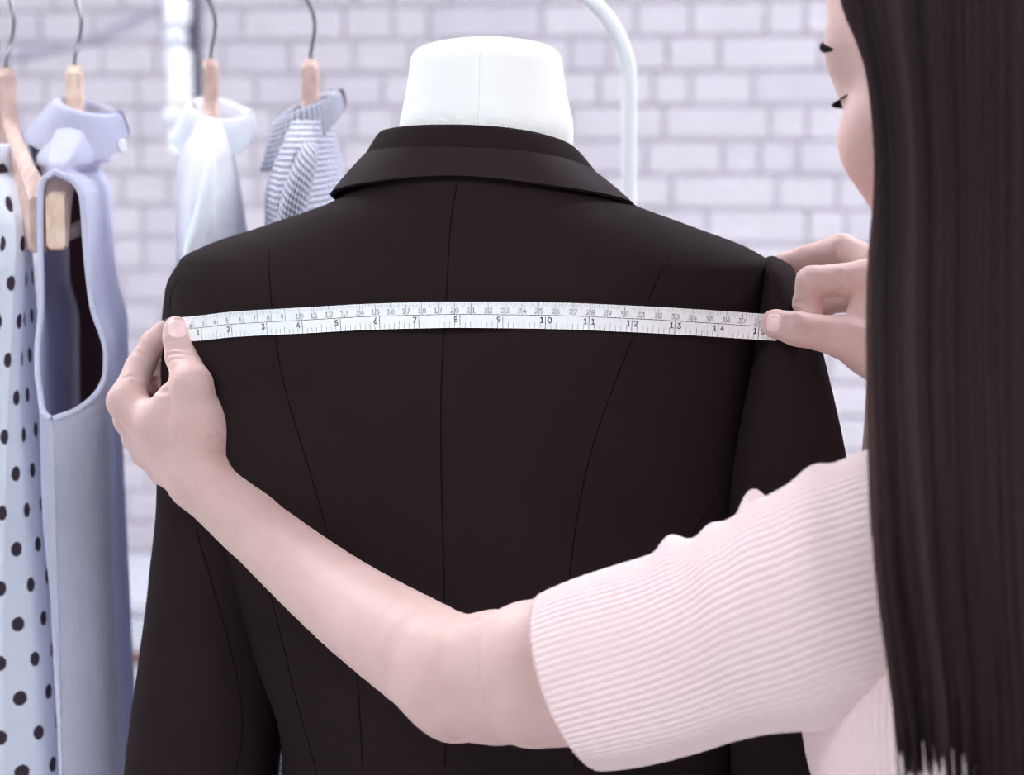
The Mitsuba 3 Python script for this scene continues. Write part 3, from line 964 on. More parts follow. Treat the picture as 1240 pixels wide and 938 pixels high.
g = sl[:, None] + (rx[:, None] * np.cos(w))[..., None] * np.array([1.0, 0, 0]) + (np.interp(np.arange(60), [0, 8, 59], [0.01, 0.032, 0.045])[:, None] * np.sin(w))[..., None] * np.array([0, 1.0, 0]) + np.array([0, 0.014, 0])
put(shirt + '__sleeve', mikit.ply(fix(capped(g)), 'm_white_cloth', smooth=True))

# --- the checked shirt
tp_, ax_, th_ = hanger(376, 71, 1.665, 0, 'rosy wooden hanger in the small checked shirt', 'm_wood_rose', 0.165)
x0, y0 = P(352, 170, 1.48)[0], 1.48
rows = [(0.84, 0, 0.37, -.03, .030, -.036, .045), (1.10, 0, 0.37, -.024, .022, -.034, .038), (1.30, 0, .37, -.019, .012, -.034, .020), (1.345, 0, .37, -.0175, .010, -.036, .018), (1.375, 0.0, .37, -.0172, .010, -.036, .015),
        (1.398, 0.012, 0.36, -.014, .010, -.031, .012), (1.414, 0.035, 0.33, -.013, .010, -.024, .011), (1.4265, 0.075, 0.295, -.014, .009, -.019, .010), (1.435, 0.110, 0.262, -.013, .009, -.016, .009)]
check = thing('checked_shirt', 'grey and white small checked shirt nearest the mannequin on the rack', 'shirt', 'garments on the clothes rack')
g, uv = garment(x0, y0, ax_, rows, wave=lambda u, z: np.stack([0 * u, 0.004 * np.sin(u * 30 + 1) * np.clip((1.41 - z) / 0.15, 0, 1) * np.sin(np.pi * u)], 1))
put(check + '__cloth', mikit.ply(gridmesh(g), 'm_checks', smooth=True, uv=uv))
nc = np.array([x0, y0, 0]) + ax_ * 0.185 + th_ * -0.0085 + [0, 0, 1.431]
v, f, uvc = collar_mesh(nc, ax_, 0.050, 0.0155, 0.018, 0.040, spread=0.012, lean=-0.007, tip=-0.026, tilt=0.12)
put(check + '__collar', mikit.ply((v, f), 'm_checks', smooth=True, uv=uvc), label='turned down checked collar')
sl = curve([P(372, 172, 1.50), P(366, 200, 1.472), P(356, 235, 1.466), P(350, 270, 1.47), P(346, 340, 1.472), P(344, 600, 1.474), P(344, 900, 1.474)], 60)
rx = np.interp(np.arange(60), [0, 5, 14, 59], [0.004, 0.009, 0.011, 0.018])
ry = np.interp(np.arange(60), [0, 8, 59], [0.01, 0.030, 0.045])
g = sl[:, None] + (rx[:, None] * np.cos(w))[..., None] * np.array([1.0, 0, 0]) + (ry[:, None] * np.sin(w))[..., None] * np.array([0, 1.0, 0]) + np.array([0, 0.016, 0])
v, f = gridmesh(g, closed_v=True)
uvs = np.stack([np.repeat((w * 0.016)[None], 60, 0) * 1.0, sl[:, 2:3] + 0.25 * 0 + np.repeat((w * 0.006)[None], 60, 0)], -1).reshape(-1, 2)
put(check + '__sleeve', mikit.ply((v, f), 'm_checks', smooth=True, uv=uvs))

# --- the polka dot dress at the frame's left edge
tp_, ax_, th_ = hanger(7, 82, 1.62, 19, 'rosy wooden hanger holding the polka dot dress at the left edge', 'm_wood_rose')
ax_ = np.array([-0.29, 0.957, 0])
th_ = np.cross(ax_, [0, 0, 1.0])
x0, y0 = P(22, 170, 1.44)[0], 1.44
rows = [(0.55, 0, 0.40, -.055, .020, -.06, .020), (0.95, 0, 0.39, -.044, .014, -.05, .016), (1.15, 0, .38, -.034, .010, -.04, .014), (1.25, 0, .37, -.030, .009, -.034, .013), (1.33, 0.0, .37, -.022, .008, -.030, .013),
        (1.362, 0.012, 0.36, -.016, .008, -.028, .014), (1.382, 0.055, 0.32, -.018, .010, -.028, .015), (1.396, 0.10, 0.27, -.024, .015, -.028, .017), (1.404, 0.12, 0.25, -.026, .016, -.028, .018)]
dotd = thing('polka_dot_dress', 'white dress with dark polka dots hanging at the left edge of the rack', 'dress', 'garments on the clothes rack')


def dot_wave(u, z):
    k = np.clip((1.40 - z) / 0.12, 0, 1)
    return np.stack([0.005 * k * np.cos(u * 20 * np.pi), 0.006 * k * np.sin(u * 14 * np.pi + 1.5 * np.sin(z * 5))], 1)


g, uv = garment(x0, y0, ax_, rows, n=200, wave=dot_wave)
uv[:, 0] = np.tile(np.linspace(0, 1, 200), len(g)) * 0.0285 * 30 + 0.012                    # a whole number of dots around
put(dotd + '__cloth', mikit.ply(gridmesh(g), 'm_dots', smooth=True, uv=uv))
nb = g[-1]
ruf = []
for k_, (o, dz) in enumerate([(0, 0), (0.002, 0.008), (0.005, 0.014), (0.010, 0.012), (0.014, 0.002), (0.016, -0.012)]):
    u = np.linspace(0, 1, len(nb))
    ctr = nb.mean(0)
    d = nb - ctr
    d /= np.linalg.norm(d, axis=1, keepdims=True)
    ruf.append(nb + d * (o + 0.004 * (k_ / 5) * np.sin(u * 70))[:, None] + np.array([0, 0, dz]))
ruf = np.array(ruf)
uvr = np.stack(np.meshgrid(np.linspace(0, 0.4, len(nb)), np.linspace(0.005, 0.04, 6), indexing='xy'), -1).reshape(-1, 2)
put(dotd + '__ruffle', mikit.ply(gridmesh(ruf), 'm_dots', smooth=True, uv=uvr), label='gathered ruffle at the neck')

# ------------------------------------------------------------------ things near the brick wall
scene['m_post'] = principled(rgb(104, 100, 112), 0.45)
scene['m_cabinet'] = principled(rgb(206, 206, 216), 0.5)
scene['m_ball'] = principled(rgb(220, 220, 230), 0.7)
scene['m_cord'] = principled(rgb(186, 182, 204), 0.6)
YP = 3.62
xp = P(238, 170, YP)[0]
pst = thing('metal_post', 'dark grey metal post standing in front of the brick wall', 'post')
put(pst + '__pole', mikit.ply(fix(tube([[xp, YP, 0.03], [xp, YP, 1.2], [xp, YP, 2.3]], 0.0135, 20)), 'm_post', smooth=40))
put(pst + '__base', mikit.ply(fix(lathe([(0.13, 0.0), (0.13, 0.02), (0.11, 0.03), (0.02, 0.035)], (xp, YP, 0), 40)), 'm_post', smooth=30))
put(pst + '__arm', mikit.ply(fix(tube(curve([[xp, YP, 2.28], [xp - 0.01, YP - 0.02, 2.30], [P(215, 0, YP - 0.04)[0] - 0.02, YP - 0.04, 2.30]], 12), 0.006, 10)), 'm_post', smooth=40))
YG = YP - 0.045
gl_ = thing('garland', 'white hanging string of long blocks and round balls beside the dark post', 'garland')
SC = YG / FPX
xg = P(217, 170, YG)[0]
seq = [('block', 213, -60, 29, 15), ('ball', 213, 46, 15, 0), ('block', 218.5, 93.5, 27, 33), ('ball', 212, 142, 17, 0), ('block', 218, 173, 25, 15), ('ball', 215, -110, 16, 0), ('block', 215, -180, 28, 50), ('block', 215, 13, 29, 17)]
for kind, px, py, wd, hh in seq:
    c = P(px, py, YG)
    if kind == 'ball':
        s = trimesh.creation.icosphere(3, wd * SC)
        put(gl_ + '__ball', mikit.ply((np.array(s.vertices) * [1, 1, 0.92] + c, np.array(s.faces)), 'm_ball', smooth=True))
    elif py != -60:
        v, f = rbox(wd * SC, wd * SC, 2 * hh * SC, 0.006)
        put(gl_ + '__block', mikit.ply((v + c, f), 'm_white_paint'))
top = P(215, -230, YG)
put(gl_ + '__string', mikit.ply(fix(tube(np.array([P(216, 180, YG), P(216, 0, YG), [P(216, 0, YG)[0], YG, 2.30]]), 0.0015, 8)), 'm_white_paint', smooth=True))
cd = thing('cord', 'thin lilac grey cord slung across the brick wall at upper left', 'cord')
cp = np.array([worg + wdir * on_wall(px, 100) + wnorm * 0.022 + np.array([0, 0, P(px, py, 4.35)[2]]) for px, py in [(-700, 60), (-300, 90), (-60, 76), (40, 62), (110, 46), (195, 8), (300, -40), (420, -100), (500, -140)]])
put(cd, mikit.ply(fix(tube(curve(cp, 80), 0.0045, 10)), 'm_cord', smooth=True), **labels.pop(cd))

cb = thing('cabinet', 'low white cabinet with brown round knobs against the brick wall, glimpsed between dress and jacket', 'cabinet')
cy = worg[1] + WS * -0.72 - 0.36
cxx = P(166, 795, cy - 0.24)[0]
cm = wallm.copy()
cm[:3, 3] = [cxx - 0.10, cy, 0]


def cab(sx, sy, sz, x, y, z, r=0.003):
    v, f = rbox(sx, sy, sz, r)
    return moved((v + [x, y, z], f), cm)


kz = P(166, 795, cy - 0.24)[2]
put(cb + '__body', mikit.ply(cab(0.8, 0.38, 0.52, 0, 0, 0.31), 'm_cabinet'))
put(cb + '__top', mikit.ply(cab(0.84, 0.42, 0.025, 0, 0, 0.5825), 'm_cabinet'))
for x in (-0.36, 0.36):
    for y in (-0.15, 0.15):
        put(cb + '__leg', mikit.ply(cab(0.04, 0.04, 0.05, x, y, 0.025), 'm_wood_brown'))
for x in (-0.2, 0.2):
    d_ = put(cb + '__drawer', mikit.ply(cab(0.385, 0.018, 0.22, x, -0.199, 0.45), 'm_cabinet'))
    s = trimesh.creation.icosphere(3, 0.0125)
    kx = -0.2 if x < 0 else 0.152
    put(d_ + '__knob', mikit.ply(moved((np.array(s.vertices) + [kx, -0.219, kz], np.array(s.faces)), cm), 'm_wood_brown', smooth=True), label='brown wooden knob')

# ------------------------------------------------------------------ the woman
BLUSH = [0.188, 1.105, 1.400]                                  # rosy make-up on her cheek


def skin_tex(p, n, uv):
    t = f_fbm(p.x * 45, p.y * 45, p.z * 45, 3)
    fine = f_noise(p.x * 900, p.y * 900, p.z * 900)
    c = mikit.mix(rgb(208, 168, 162), rgb(222, 190, 184), 0.8 * t + 0.2 * fine)
    d = dr.sqrt(dr.square(p.x - BLUSH[0]) + dr.square(p.y - BLUSH[1]) + dr.square(p.z - BLUSH[2]))
    return mikit.mix(rgb(222, 158, 152), c, 0.6 + 0.4 * mikit.smoothstep(0.01, 0.05, d))


scene['m_skin'] = {'type': 'twosided', 'bsdf': {'type': 'bumpmap', 'arbitrary': mikit.proc(lambda p, n, uv: f_fbm(p.x * 520, p.y * 520, p.z * 520, 2), eps=6e-4), 'scale': 0.0003,
                   'bsdf': principled(mikit.proc(skin_tex), 0.5, two=False, specular=0.35, flatness=0.5)}}
scene['m_nail'] = principled(rgb(240, 204, 202), 0.22, specular=0.6)
scene['m_knit'] = principled(rgb(236, 210, 210), 0.85, sheen=0.4)
scene['m_hair'] = principled({'type': 'mesh_attribute', 'name': 'vertex_color'}, 0.6, specular=0.1)
scene['m_hair_base'] = principled([0.017, 0.0095, 0.0105], 0.75, specular=0.12)
scene['m_trousers'] = principled(rgb(70, 66, 76), 0.85)
scene['m_shoe'] = principled(rgb(60, 48, 46), 0.5)
scene['m_eye'] = principled(rgb(238, 236, 234), 0.2)
scene['m_iris'] = principled(rgb(52, 34, 28), 0.15)
scene['m_lash'] = principled([0.014, 0.009, 0.010], 0.9, specular=0.1)
scene['m_lip'] = principled(rgb(206, 128, 124), 0.4)

Q = P
FB = np.array([-0.70, 0.714, 0.0])                             # the way she faces
LB = np.array([-0.714, -0.70, 0.0])                            # her left


def chain(js, k=0.003):
    return blend([cone(a[0], b[0], a[1], b[1]) for a, b in zip(js[:-1], js[1:])], k)


def hand(palm, fingers, kp=0.012, kf=0.005):
    base = blend(palm, kp)
    fs = [chain(j) for j in fingers]

    def f(p):
        d0 = base(p)
        d = d0
        for g in fs:
            d = np.minimum(d, smin(d0, g(p), kf))
        return d
    return f


YL, YR = float(np.interp(214, tp, Yt)), float(np.interp(931, tp, Yt))
# left hand, its thumb over the tape's end
LW = Q(246, 582, 1.318)
palm_l = [cone(Q(240, 577, 1.313), Q(153, 486, 1.337), 0.0185, 0.0115), cone(Q(236, 588, 1.335), Q(160, 507, 1.358), 0.016, 0.0112), cone(Q(236, 592, 1.345), Q(168, 528, 1.377), 0.015, 0.0105),
          cone(Q(238, 597, 1.350), Q(177, 547, 1.392), 0.014, 0.0095), cone(Q(246, 562, 1.308), Q(233, 466, 1.299), 0.0172, 0.0118), ball(Q(243, 514, 1.304), 0.0155), ball(Q(197, 508, 1.316), 0.0150), ball(Q(212, 478, 1.311), 0.0085)]
fing_l = [[(Q(233, 466, 1.299), 0.0120), (Q(220, 431, YL - 0.013), 0.0101), (Q(214.5, 407, YL - 0.0085), 0.0089), (Q(213, 397, YL - 0.0068), 0.0076)],
          [(Q(153, 486, 1.337), 0.0118), (Q(169, 445, 1.352), 0.0091), (Q(186, 416, 1.358), 0.0082), (Q(199, 401, 1.358), 0.0073)],
          [(Q(160, 507, 1.358), 0.0112), (Q(180, 457, 1.378), 0.0088), (Q(192, 450, 1.372), 0.0080), (Q(194, 466, 1.362), 0.0074)],
          [(Q(168, 528, 1.377), 0.0104), (Q(186, 480, 1.395), 0.0084), (Q(195, 474, 1.388), 0.0076), (Q(196, 489, 1.379), 0.0070)],
          [(Q(177, 547, 1.392), 0.0094), (Q(188, 508, 1.405), 0.0074), (Q(196, 503, 1.400), 0.0066), (Q(197, 514, 1.394), 0.0060)]]
hand_l = hand(palm_l, fing_l)
ELB = Q(556, 822, 1.130)
S_L = np.array([0.190, 1.045, 1.205])


def limb(pts, radii, n=18):
    """a limb that tapers smoothly along a curve through its joints"""
    pts, k = np.array(pts), np.linspace(0, 1, n)
    p = curve(pts, n)
    q = np.concatenate([[0], np.cumsum(np.linalg.norm(np.diff(pts, axis=0), axis=1))])
    r = PchipInterpolator(q / q[-1], radii)(k)
    cs = [cone(p[i], p[i + 1], r[i], r[i + 1]) for i in range(n - 1)]
    return lambda x: np.minimum.reduce([c(x) for c in cs])


f_fore = limb([Q(245, 581, 1.318), Q(306, 637, 1.288), Q(370, 692, 1.250), Q(432, 740, 1.208), Q(492, 780, 1.165), ELB], [0.0192, 0.0206, 0.0236, 0.0268, 0.0296, 0.0322])
f_up = limb([ELB, 0.78 * ELB + 0.22 * S_L + [0, 0, -0.008], S_L], [0.0322, 0.0400, 0.043], 12)
f_arm_l = blend([f_fore, f_up, ball(Q(545, 868, 1.130), 0.0100), cone(Q(236, 576, 1.312), Q(300, 630, 1.285), 0.0165, 0.0180)], 0.008)


def f_left(p):
    return smin(hand_l(p), f_arm_l(p), 0.008)


def manifold(m):
    return manifold3d.Manifold(manifold3d.Mesh(np.asarray(m[0], np.float32), np.asarray(m[1], np.uint32)))


def solid(f, lo, hi, h):
    """surface nets on a grid shifted until the result is a proper solid"""
    for k in range(8):
        m = taubin(surface_nets(f, np.asarray(lo) - 0.13 * k * h, hi, h), 4)
        if manifold(m).status() == manifold3d.Error.NoError:
            break
    return m


def bounds(pts, pad):
    pts = np.array(pts)
    return pts.min(0) - pad, pts.max(0) + pad


lo, hi = bounds([Q(130, 480, 1.337), Q(246, 582, 1.3), Q(200, 390, 1.36), Q(190, 510, 1.41), ELB + [0, 0, -0.02], S_L], 0.05)
arm_left = solid(f_left, lo, hi, 0.0016)

# right hand, pinching the other end
palm_r = [cone(Q(1085, 428, 1.262), Q(1052, 338, 1.266), 0.0175, 0.0112), cone(Q(1088, 422, 1.275), Q(1060, 322, 1.302), 0.0165, 0.0112), cone(Q(1090, 425, 1.29), Q(1066, 345, 1.32), 0.0155, 0.0105),
          cone(Q(1092, 430, 1.298), Q(1072, 368, 1.336), 0.014, 0.0095), cone(Q(1082, 432, 1.256), Q(1022, 408, 1.246), 0.0185, 0.0118), ball(Q(1056, 418, 1.252), 0.0165), ball(Q(1056, 385, 1.262), 0.0140)]
fing_r = [[(Q(1022, 408, 1.246), 0.0120), (Q(965, 398, YR - 0.011), 0.0099), (Q(942, 392.5, YR - 0.0085), 0.0087), (Q(935.5, 391, YR - 0.0068), 0.0072)],
          [(Q(1052, 338, 1.266), 0.0114), (Q(983, 341, 1.262), 0.0092), (Q(977, 367, 1.264), 0.0082), (Q(982, 384, 1.258), 0.0076)],
          [(Q(1060, 322, 1.302), 0.0114), (Q(1020, 301, 1.318), 0.0091), (Q(976, 313, 1.328), 0.0080), (Q(946, 320, 1.330), 0.0068)],
          [(Q(1066, 345, 1.320), 0.0104), (Q(1022, 360, 1.318), 0.0086), (Q(994, 369, 1.315), 0.0078), (Q(985, 372, 1.310), 0.0070)],
          [(Q(1072, 368, 1.336), 0.0094), (Q(1030, 362, 1.345), 0.0074), (Q(1008, 366, 1.345), 0.0066), (Q(1000, 369, 1.342), 0.0060)]]
hand_r = hand(palm_r, fing_r)
S_R = np.array([0.385, 1.235, 1.265])
RW = Q(1088, 428, 1.275)
dv = S_R - RW
dl = np.linalg.norm(dv)
l1, l2 = 0.225, 0.255
ka = (l1 * l1 - l2 * l2 + dl * dl) / (2 * dl)
kh = math.sqrt(max(l1 * l1 - ka * ka, 0.001))
hint = np.array([1.1, 0.15, -1.0])
hint -= dv * (hint @ dv) / dl ** 2
ELR = RW + dv / dl * ka + hint / np.linalg.norm(hint) * kh
arm_r = [cone(Q(1086, 426, 1.266), RW + 0.45 * (ELR - RW) + [0, -0.005, 0], 0.0172, 0.024), cone(Q(1090, 428, 1.29), RW + 0.45 * (ELR - RW) + [0, 0.005, 0], 0.0162, 0.024),
         cone(RW + 0.45 * (ELR - RW), ELR, 0.026, 0.031), cone(ELR, S_R, 0.032, 0.044)]
f_arm_r = blend(arm_r, 0.012)
lo, hi = bounds([Q(925, 390, 1.24), Q(1060, 300, 1.36), RW, ELR, S_R], 0.05)
arm_right = solid(lambda p: smin(hand_r(p), f_arm_r(p), 0.008), lo, hi, 0.0017)

# head, in its own frame: x her left, y forward, z up
HC = np.array([0.2500, 1.10, 1.4640])
pt_ = math.radians(10)
HB = np.array([-0.60, 0.80, 0.0])
HL = np.array([-0.80, -0.60, 0.0])
HF = HB * math.cos(pt_) + np.array([0, 0, -math.sin(pt_)])
HU = np.cross(HF, -HL)
HU *= np.sign(HU[2])
HM = np.stack([HL, HF, HU])                                    # rows


def H(x, y, z):
    return HC + np.array([x, y, z]) @ HM


def both(f):
    return [f(1), f(-1)]


NB = np.array([0.306, 1.098, 1.315])
head_p = [ellipsoid(H(0, -0.012, 0.036), (0.073, 0.090, 0.082), HM), ellipsoid(H(0, 0.024, 0.038), (0.066, 0.069, 0.070), HM), ellipsoid(H(0, 0.036, -0.038), (0.056, 0.052, 0.068), HM)]
head_p += both(lambda s: ball(H(s * 0.041, 0.050, -0.036), 0.0215)) + both(lambda s: ball(H(s * 0.031, 0.067, -0.0005), 0.0122)) + both(lambda s: cone(H(s * 0.012, 0.084, 0.014), H(s * 0.046, 0.064, 0.014), 0.0085, 0.0085))
head_p += both(lambda s: cone(H(s * 0.050, -0.004, -0.068), H(s * 0.017, 0.066, -0.104), 0.013, 0.013)) + [ball(H(0, 0.072, -0.106), 0.0145), cone(H(0, 0.088, 0.004), H(0, 0.106, -0.034), 0.006, 0.0085)]
head_p += both(lambda s: ball(H(s * 0.011, 0.094, -0.037), 0.0065)) + [cone(H(0, -0.022, -0.05), NB, 0.047, 0.050)]
ear = both(lambda s: ellipsoid(H(s * 0.073, -0.012, -0.018), (0.008, 0.017, 0.030), HM))
face = blend(head_p, 0.018)
f_head = lambda p: smin(smin(face(p), ear[0](p), 0.006), ear[1](p), 0.006)
# trunk, hips and legs under the clothes
HIP = np.array([0.315, 1.125, 0.86])
trunk = [cone(NB + [0, 0, -0.03], np.array([0.300, 1.108, 1.19]), 0.055, 0.085), cone(np.array([0.30, 1.108, 1.20]) + 0.055 * LB, np.array([0.305, 1.115, 1.02]) + 0.045 * LB, 0.080, 0.078), cone(np.array([0.30, 1.108, 1.20]) - 0.055 * LB, np.array([0.305, 1.115, 1.02]) - 0.045 * LB, 0.080, 0.078),
         cone(np.array([0.305, 1.115, 1.02]), HIP, 0.085, 0.10), cone(NB + [0, 0, -0.045], S_L, 0.035, 0.040), cone(NB + [0, 0, -0.045], S_R, 0.035, 0.040)]
legs = []
for s in (1, -1):
    hp, kn, an = HIP + LB * 0.075 * s, np.array([0.325, 1.13, 0.47]) + LB * 0.085 * s, np.array([0.335, 1.12, 0.085]) + LB * 0.085 * s
    legs += [cone(hp, kn, 0.080, 0.052), cone(kn, an, 0.052, 0.034), cone(an, an + FB * 0.10 + [0, 0, -0.052], 0.032, 0.024)]
f_body = blend(trunk + legs, 0.03)
lo, hi = bounds([S_L, S_R, NB, S_L + [0, 0, 0.05], H(0, 0.1, 0.12), np.array([0.2, 1.0, 0.0]), np.array([0.45, 1.25, 0.0])], 0.10)
lo[2] = 0.0
body = solid(f_body, lo, [hi[0], hi[1], 1.36], 0.009)
lo, hi = bounds([H(0.07, 0.1, 0.1), H(-0.07, 0.1, -0.1), H(0.07, -0.1, 0.1), H(-0.07, -0.1, -0.1), NB, H(0, 0, 0.11), H(0, .1, .05)], 0.062)
head = solid(f_head, lo, hi, 0.0026)


def union(ms):
    out = manifold(ms[0])
    for m in ms[1:]:
        out = out + manifold(m)
    g = out.to_mesh()
    return np.asarray(g.vert_properties[:, :3], float), np.asarray(g.tri_verts)


SKIN = union([arm_left, arm_right, head, body])


def crease(mesh, polys):
    """skin folds: shallow grooves along lines seen at these pixels"""
    v, f = mesh
    _, _, nrm = meshkit.arrays((v, f), True)
    for pix, depth, w in polys:
        h = hit(mesh, curve(pix, 40))
        h = h[~np.isnan(h[:, 0])]
        if len(h) < 3:
            continue
        near = np.nonzero(((v - h.mean(0)) ** 2).sum(1) < 0.05 ** 2)[0]
        d = np.sqrt(((v[near][:, None] - h[None]) ** 2).sum(-1)).min(1)
        v[near] += nrm[near] * (-depth * np.exp(-(d / w) ** 2) + 0.35 * depth * np.exp(-((d - 2.2 * w) / w) ** 2))[:, None]
    return v, f


CREASES = [([(205, 424), (216, 421), (229, 425)], 0.0005, 0.0011), ([(204, 430), (217, 428), (231, 431)], 0.0006, 0.0011), ([(206, 436), (218, 434), (232, 436)], 0.0004, 0.0011),
           ([(203, 411), (215, 413), (228, 410)], 0.0003, 0.0010),
           ([(184, 469), (193, 474), (203, 473)], 0.0011, 0.0016), ([(160, 463), (172, 468), (186, 466)], 0.0005, 0.0013), ([(150, 458), (160, 455), (170, 457)], 0.0004, 0.0012),
           ([(163, 425), (172, 429), (184, 432)], 0.0005, 0.0012), ([(179, 405), (187, 412), (196, 416)], 0.0004, 0.0011),
           ([(255, 462), (262, 470), (268, 482)], 0.0004, 0.0013), ([(256, 512), (265, 522), (270, 528)], 0.0005, 0.0013), ([(255, 530), (264, 534), (270, 540)], 0.0006, 0.0013), ([(257, 548), (266, 548), (274, 552)], 0.0005, 0.0013),
           ([(956, 384), (959, 394), (957, 406)], 0.0005, 0.0011), ([(963, 383), (966, 395), (963, 408)], 0.0006, 0.0011), ([(970, 384), (972, 396), (970, 409)], 0.0004, 0.0011), ([(944, 379), (946, 391), (943, 404)], 0.0003, 0.0010),
           ([(980, 336), (986, 346), (993, 354)], 0.0010, 0.0013), ([(963, 366), (972, 367), (982, 374)], 0.0008, 0.0012), ([(1018, 330), (1022, 342), (1019, 352)], 0.0007, 0.0014), ([(1012, 296), (1014, 305), (1010, 312)], 0.0006, 0.0013),
           ([(970, 303), (972, 312), (969, 322)], 0.0004, 0.0011), ([(1018, 425), (1032, 414), (1040, 400)], 0.0004, 0.0013), ([(552, 745), (562, 752), (580, 750)], 0.0009, 0.0020)]
SKIN = crease(SKIN, CREASES)
wm = thing('person', 'woman with long dark hair in a blush ribbed top, stretching the tape across the jacket', 'person')
put(wm + '__body', mikit.ply(SKIN, 'm_skin', smooth=True))


def nail(c, u, v, n=15, shape=3.0, lift=0.0005):
    """a nail over the fingertip: c its centre in pixels, u the half axis towards the tip, v across"""
    c, u, v = (np.array(a, float) for a in (c, u, v))
    rr, ww = np.linspace(0, 1, n), np.linspace(0, 2 * np.pi, 40, endpoint=False)
    cs, sn = np.cos(ww), np.sin(ww)
    k = (np.abs(cs) ** shape + np.abs(sn) ** shape) ** (-1 / shape)
    pix = c + (rr[:, None] * k * cs)[..., None] * u + (rr[:, None] * k * sn)[..., None] * v
    h = fillnan(hit(SKIN, pix.reshape(-1, 2)))
    d = (EYE - h) / np.linalg.norm(EYE - h, axis=1, keepdims=True)
    edge = np.repeat(np.clip((1 - rr) / 0.12, -0.4, 1), 40)
    h = h + d * (lift * edge)[:, None]
    return gridmesh(h.reshape(n, 40, 3), closed_v=True)


put(wm + '__thumb_nail', mikit.ply(nail((214.5, 398), (-1.0, -11), (11.0, -0.5)), 'm_nail', smooth=True), label='short bare thumb nail')
put(wm + '__thumb_nail', mikit.ply(nail((937, 391), (-8.5, -1.0), (-1.5, 11)), 'm_nail', smooth=True), label='short bare thumb nail')

# face details
HEAD_T = trimesh.Trimesh(*head, process=False)


def on_face(az, z):
    """the face's surface at this angle from straight ahead (degrees towards her left) and height"""
    o = H(0, 0, z)
    d = H(math.sin(math.radians(az)), math.cos(math.radians(az)), z) - o
    loc, _, _ = HEAD_T.ray.intersects_location(o[None], d[None])
    return loc[np.argmax(((loc - o) @ d))]


for s in (1, -1):
    e = trimesh.creation.icosphere(3, 0.0118)
    ec = H(s * 0.031, 0.066, -0.002)
    ey = put(wm + '__eye', mikit.ply((np.array(e.vertices) + ec, np.array(e.faces)), 'm_eye', smooth=True))
    ir = trimesh.creation.icosphere(2, 0.0056)
    put(ey + '__iris', mikit.ply((np.array(ir.vertices) * [1, 1, 1] + ec + (H(0, 0.0078, -0.0035) - HC), np.array(ir.faces)), 'm_iris', smooth=True))
    br = np.array([on_face(s * a, z) for a, z in zip(np.linspace(8, 45, 24), np.interp(np.linspace(0, 1, 24), [0, 0.6, 1], [0.013, 0.020, 0.013]))])
    put(wm + '__eyebrow', mikit.ply(fix(tube(gaussian_filter1d(br, 1.5, axis=0, mode='nearest'), np.interp(np.linspace(0, 1, 24), [0, 0.2, 0.85, 1], [0.0014, 0.0026, 0.0024, 0.0006]), 10)), 'm_lash', smooth=True), label='dark eyebrow')
    ls = []
    for k in range(26):
        a = k / 25
        b0 = on_face(s * (14 + 26 * a), -0.0095)
        o_ = (b0 - H(0, 0, -0.0095)) / np.linalg.norm(b0 - H(0, 0, -0.0095))
        ls.append(tube(curve([b0 - 0.001 * o_, b0 + o_ * 0.0022 - HU * 0.0018, b0 + o_ * 0.0046 - HU * 0.0026], 6), np.linspace(0.0005, 0.0002, 6), 5))
    put(wm + '__eyelashes', mikit.ply(cat(ls), 'm_lash', smooth=True), label='dark lowered lashes')
put(wm + '__lips', mikit.ply(surface_nets(blend([cone(H(0.013, 0.083, -0.066), H(0, 0.089, -0.0635), 0.0045, 0.006), cone(H(-0.013, 0.083, -0.066), H(0, 0.089, -0.0635), 0.0045, 0.006), cone(H(0.01, 0.083, -0.071), H(-0.01, 0.083, -0.071), 0.006, 0.006)], 0.004),
                                          H(0, 0.085, -0.067) - 0.03, H(0, 0.085, -0.067) + 0.03, 0.0016), 'm_lip', smooth=True))

# the knitted top: sleeve, body and far sleeve, ribbed lengthwise
NRIB = 86


def ribbed(ctr, r1, r2, d1, d2, nr, amp, per=9, extra=None):
    n = nr * per
    w = np.arange(n) * 2 * np.pi / n
    rib = amp * np.cos(nr * w)
    g = np.zeros((len(ctr), n, 3))
    for i in range(len(ctr)):
        x, y = (r1[i] + rib) * np.cos(w), (r2[i] + rib) * np.sin(w)
        if extra is not None:
            e = extra(i, w)
            x, y = x + e * np.cos(w), y + e * np.sin(w)
        g[i] = ctr[i] + x[:, None] * d1[i] + y[:, None] * d2[i]
    return g


st = [((650, 722), (737, 926), 1.100), ((702, 703), (782, 919), 1.094), ((760, 685), (835, 906), 1.087), ((820, 662), (884, 894), 1.078), ((880, 628), (932, 885), 1.068), ((930, 600), (976, 880), 1.058),
      ((985, 575), (1018, 872), 1.048), ((1040, 552), (1060, 850), 1.040), ((1095, 545), (1098, 815), 1.038), ((1150, 560), (1140, 770), 1.045)]
U_ = np.array([P(*a, y) for a, b, y in st])
L_ = np.array([P(*b, y) for a, b, y in st])
cc, rad = 0.5 * (U_ + L_), 0.5 * np.linalg.norm(U_ - L_, axis=1)
k0 = np.linspace(0, 1, len(st))
kk = np.linspace(0, 1, 150)
cc, rad, upv = CubicSpline(k0, cc)(kk), PchipInterpolator(k0, rad)(kk), CubicSpline(k0, U_ - L_)(kk)
upv /= np.linalg.norm(upv, axis=1, keepdims=True)
tg = np.gradient(cc, axis=0)
tg /= np.linalg.norm(tg, axis=1, keepdims=True)
side = np.cross(tg, upv)
side /= np.linalg.norm(side, axis=1, keepdims=True)
sgn = np.sign((side * (EYE - cc)).sum(1))
side *= sgn[:, None]


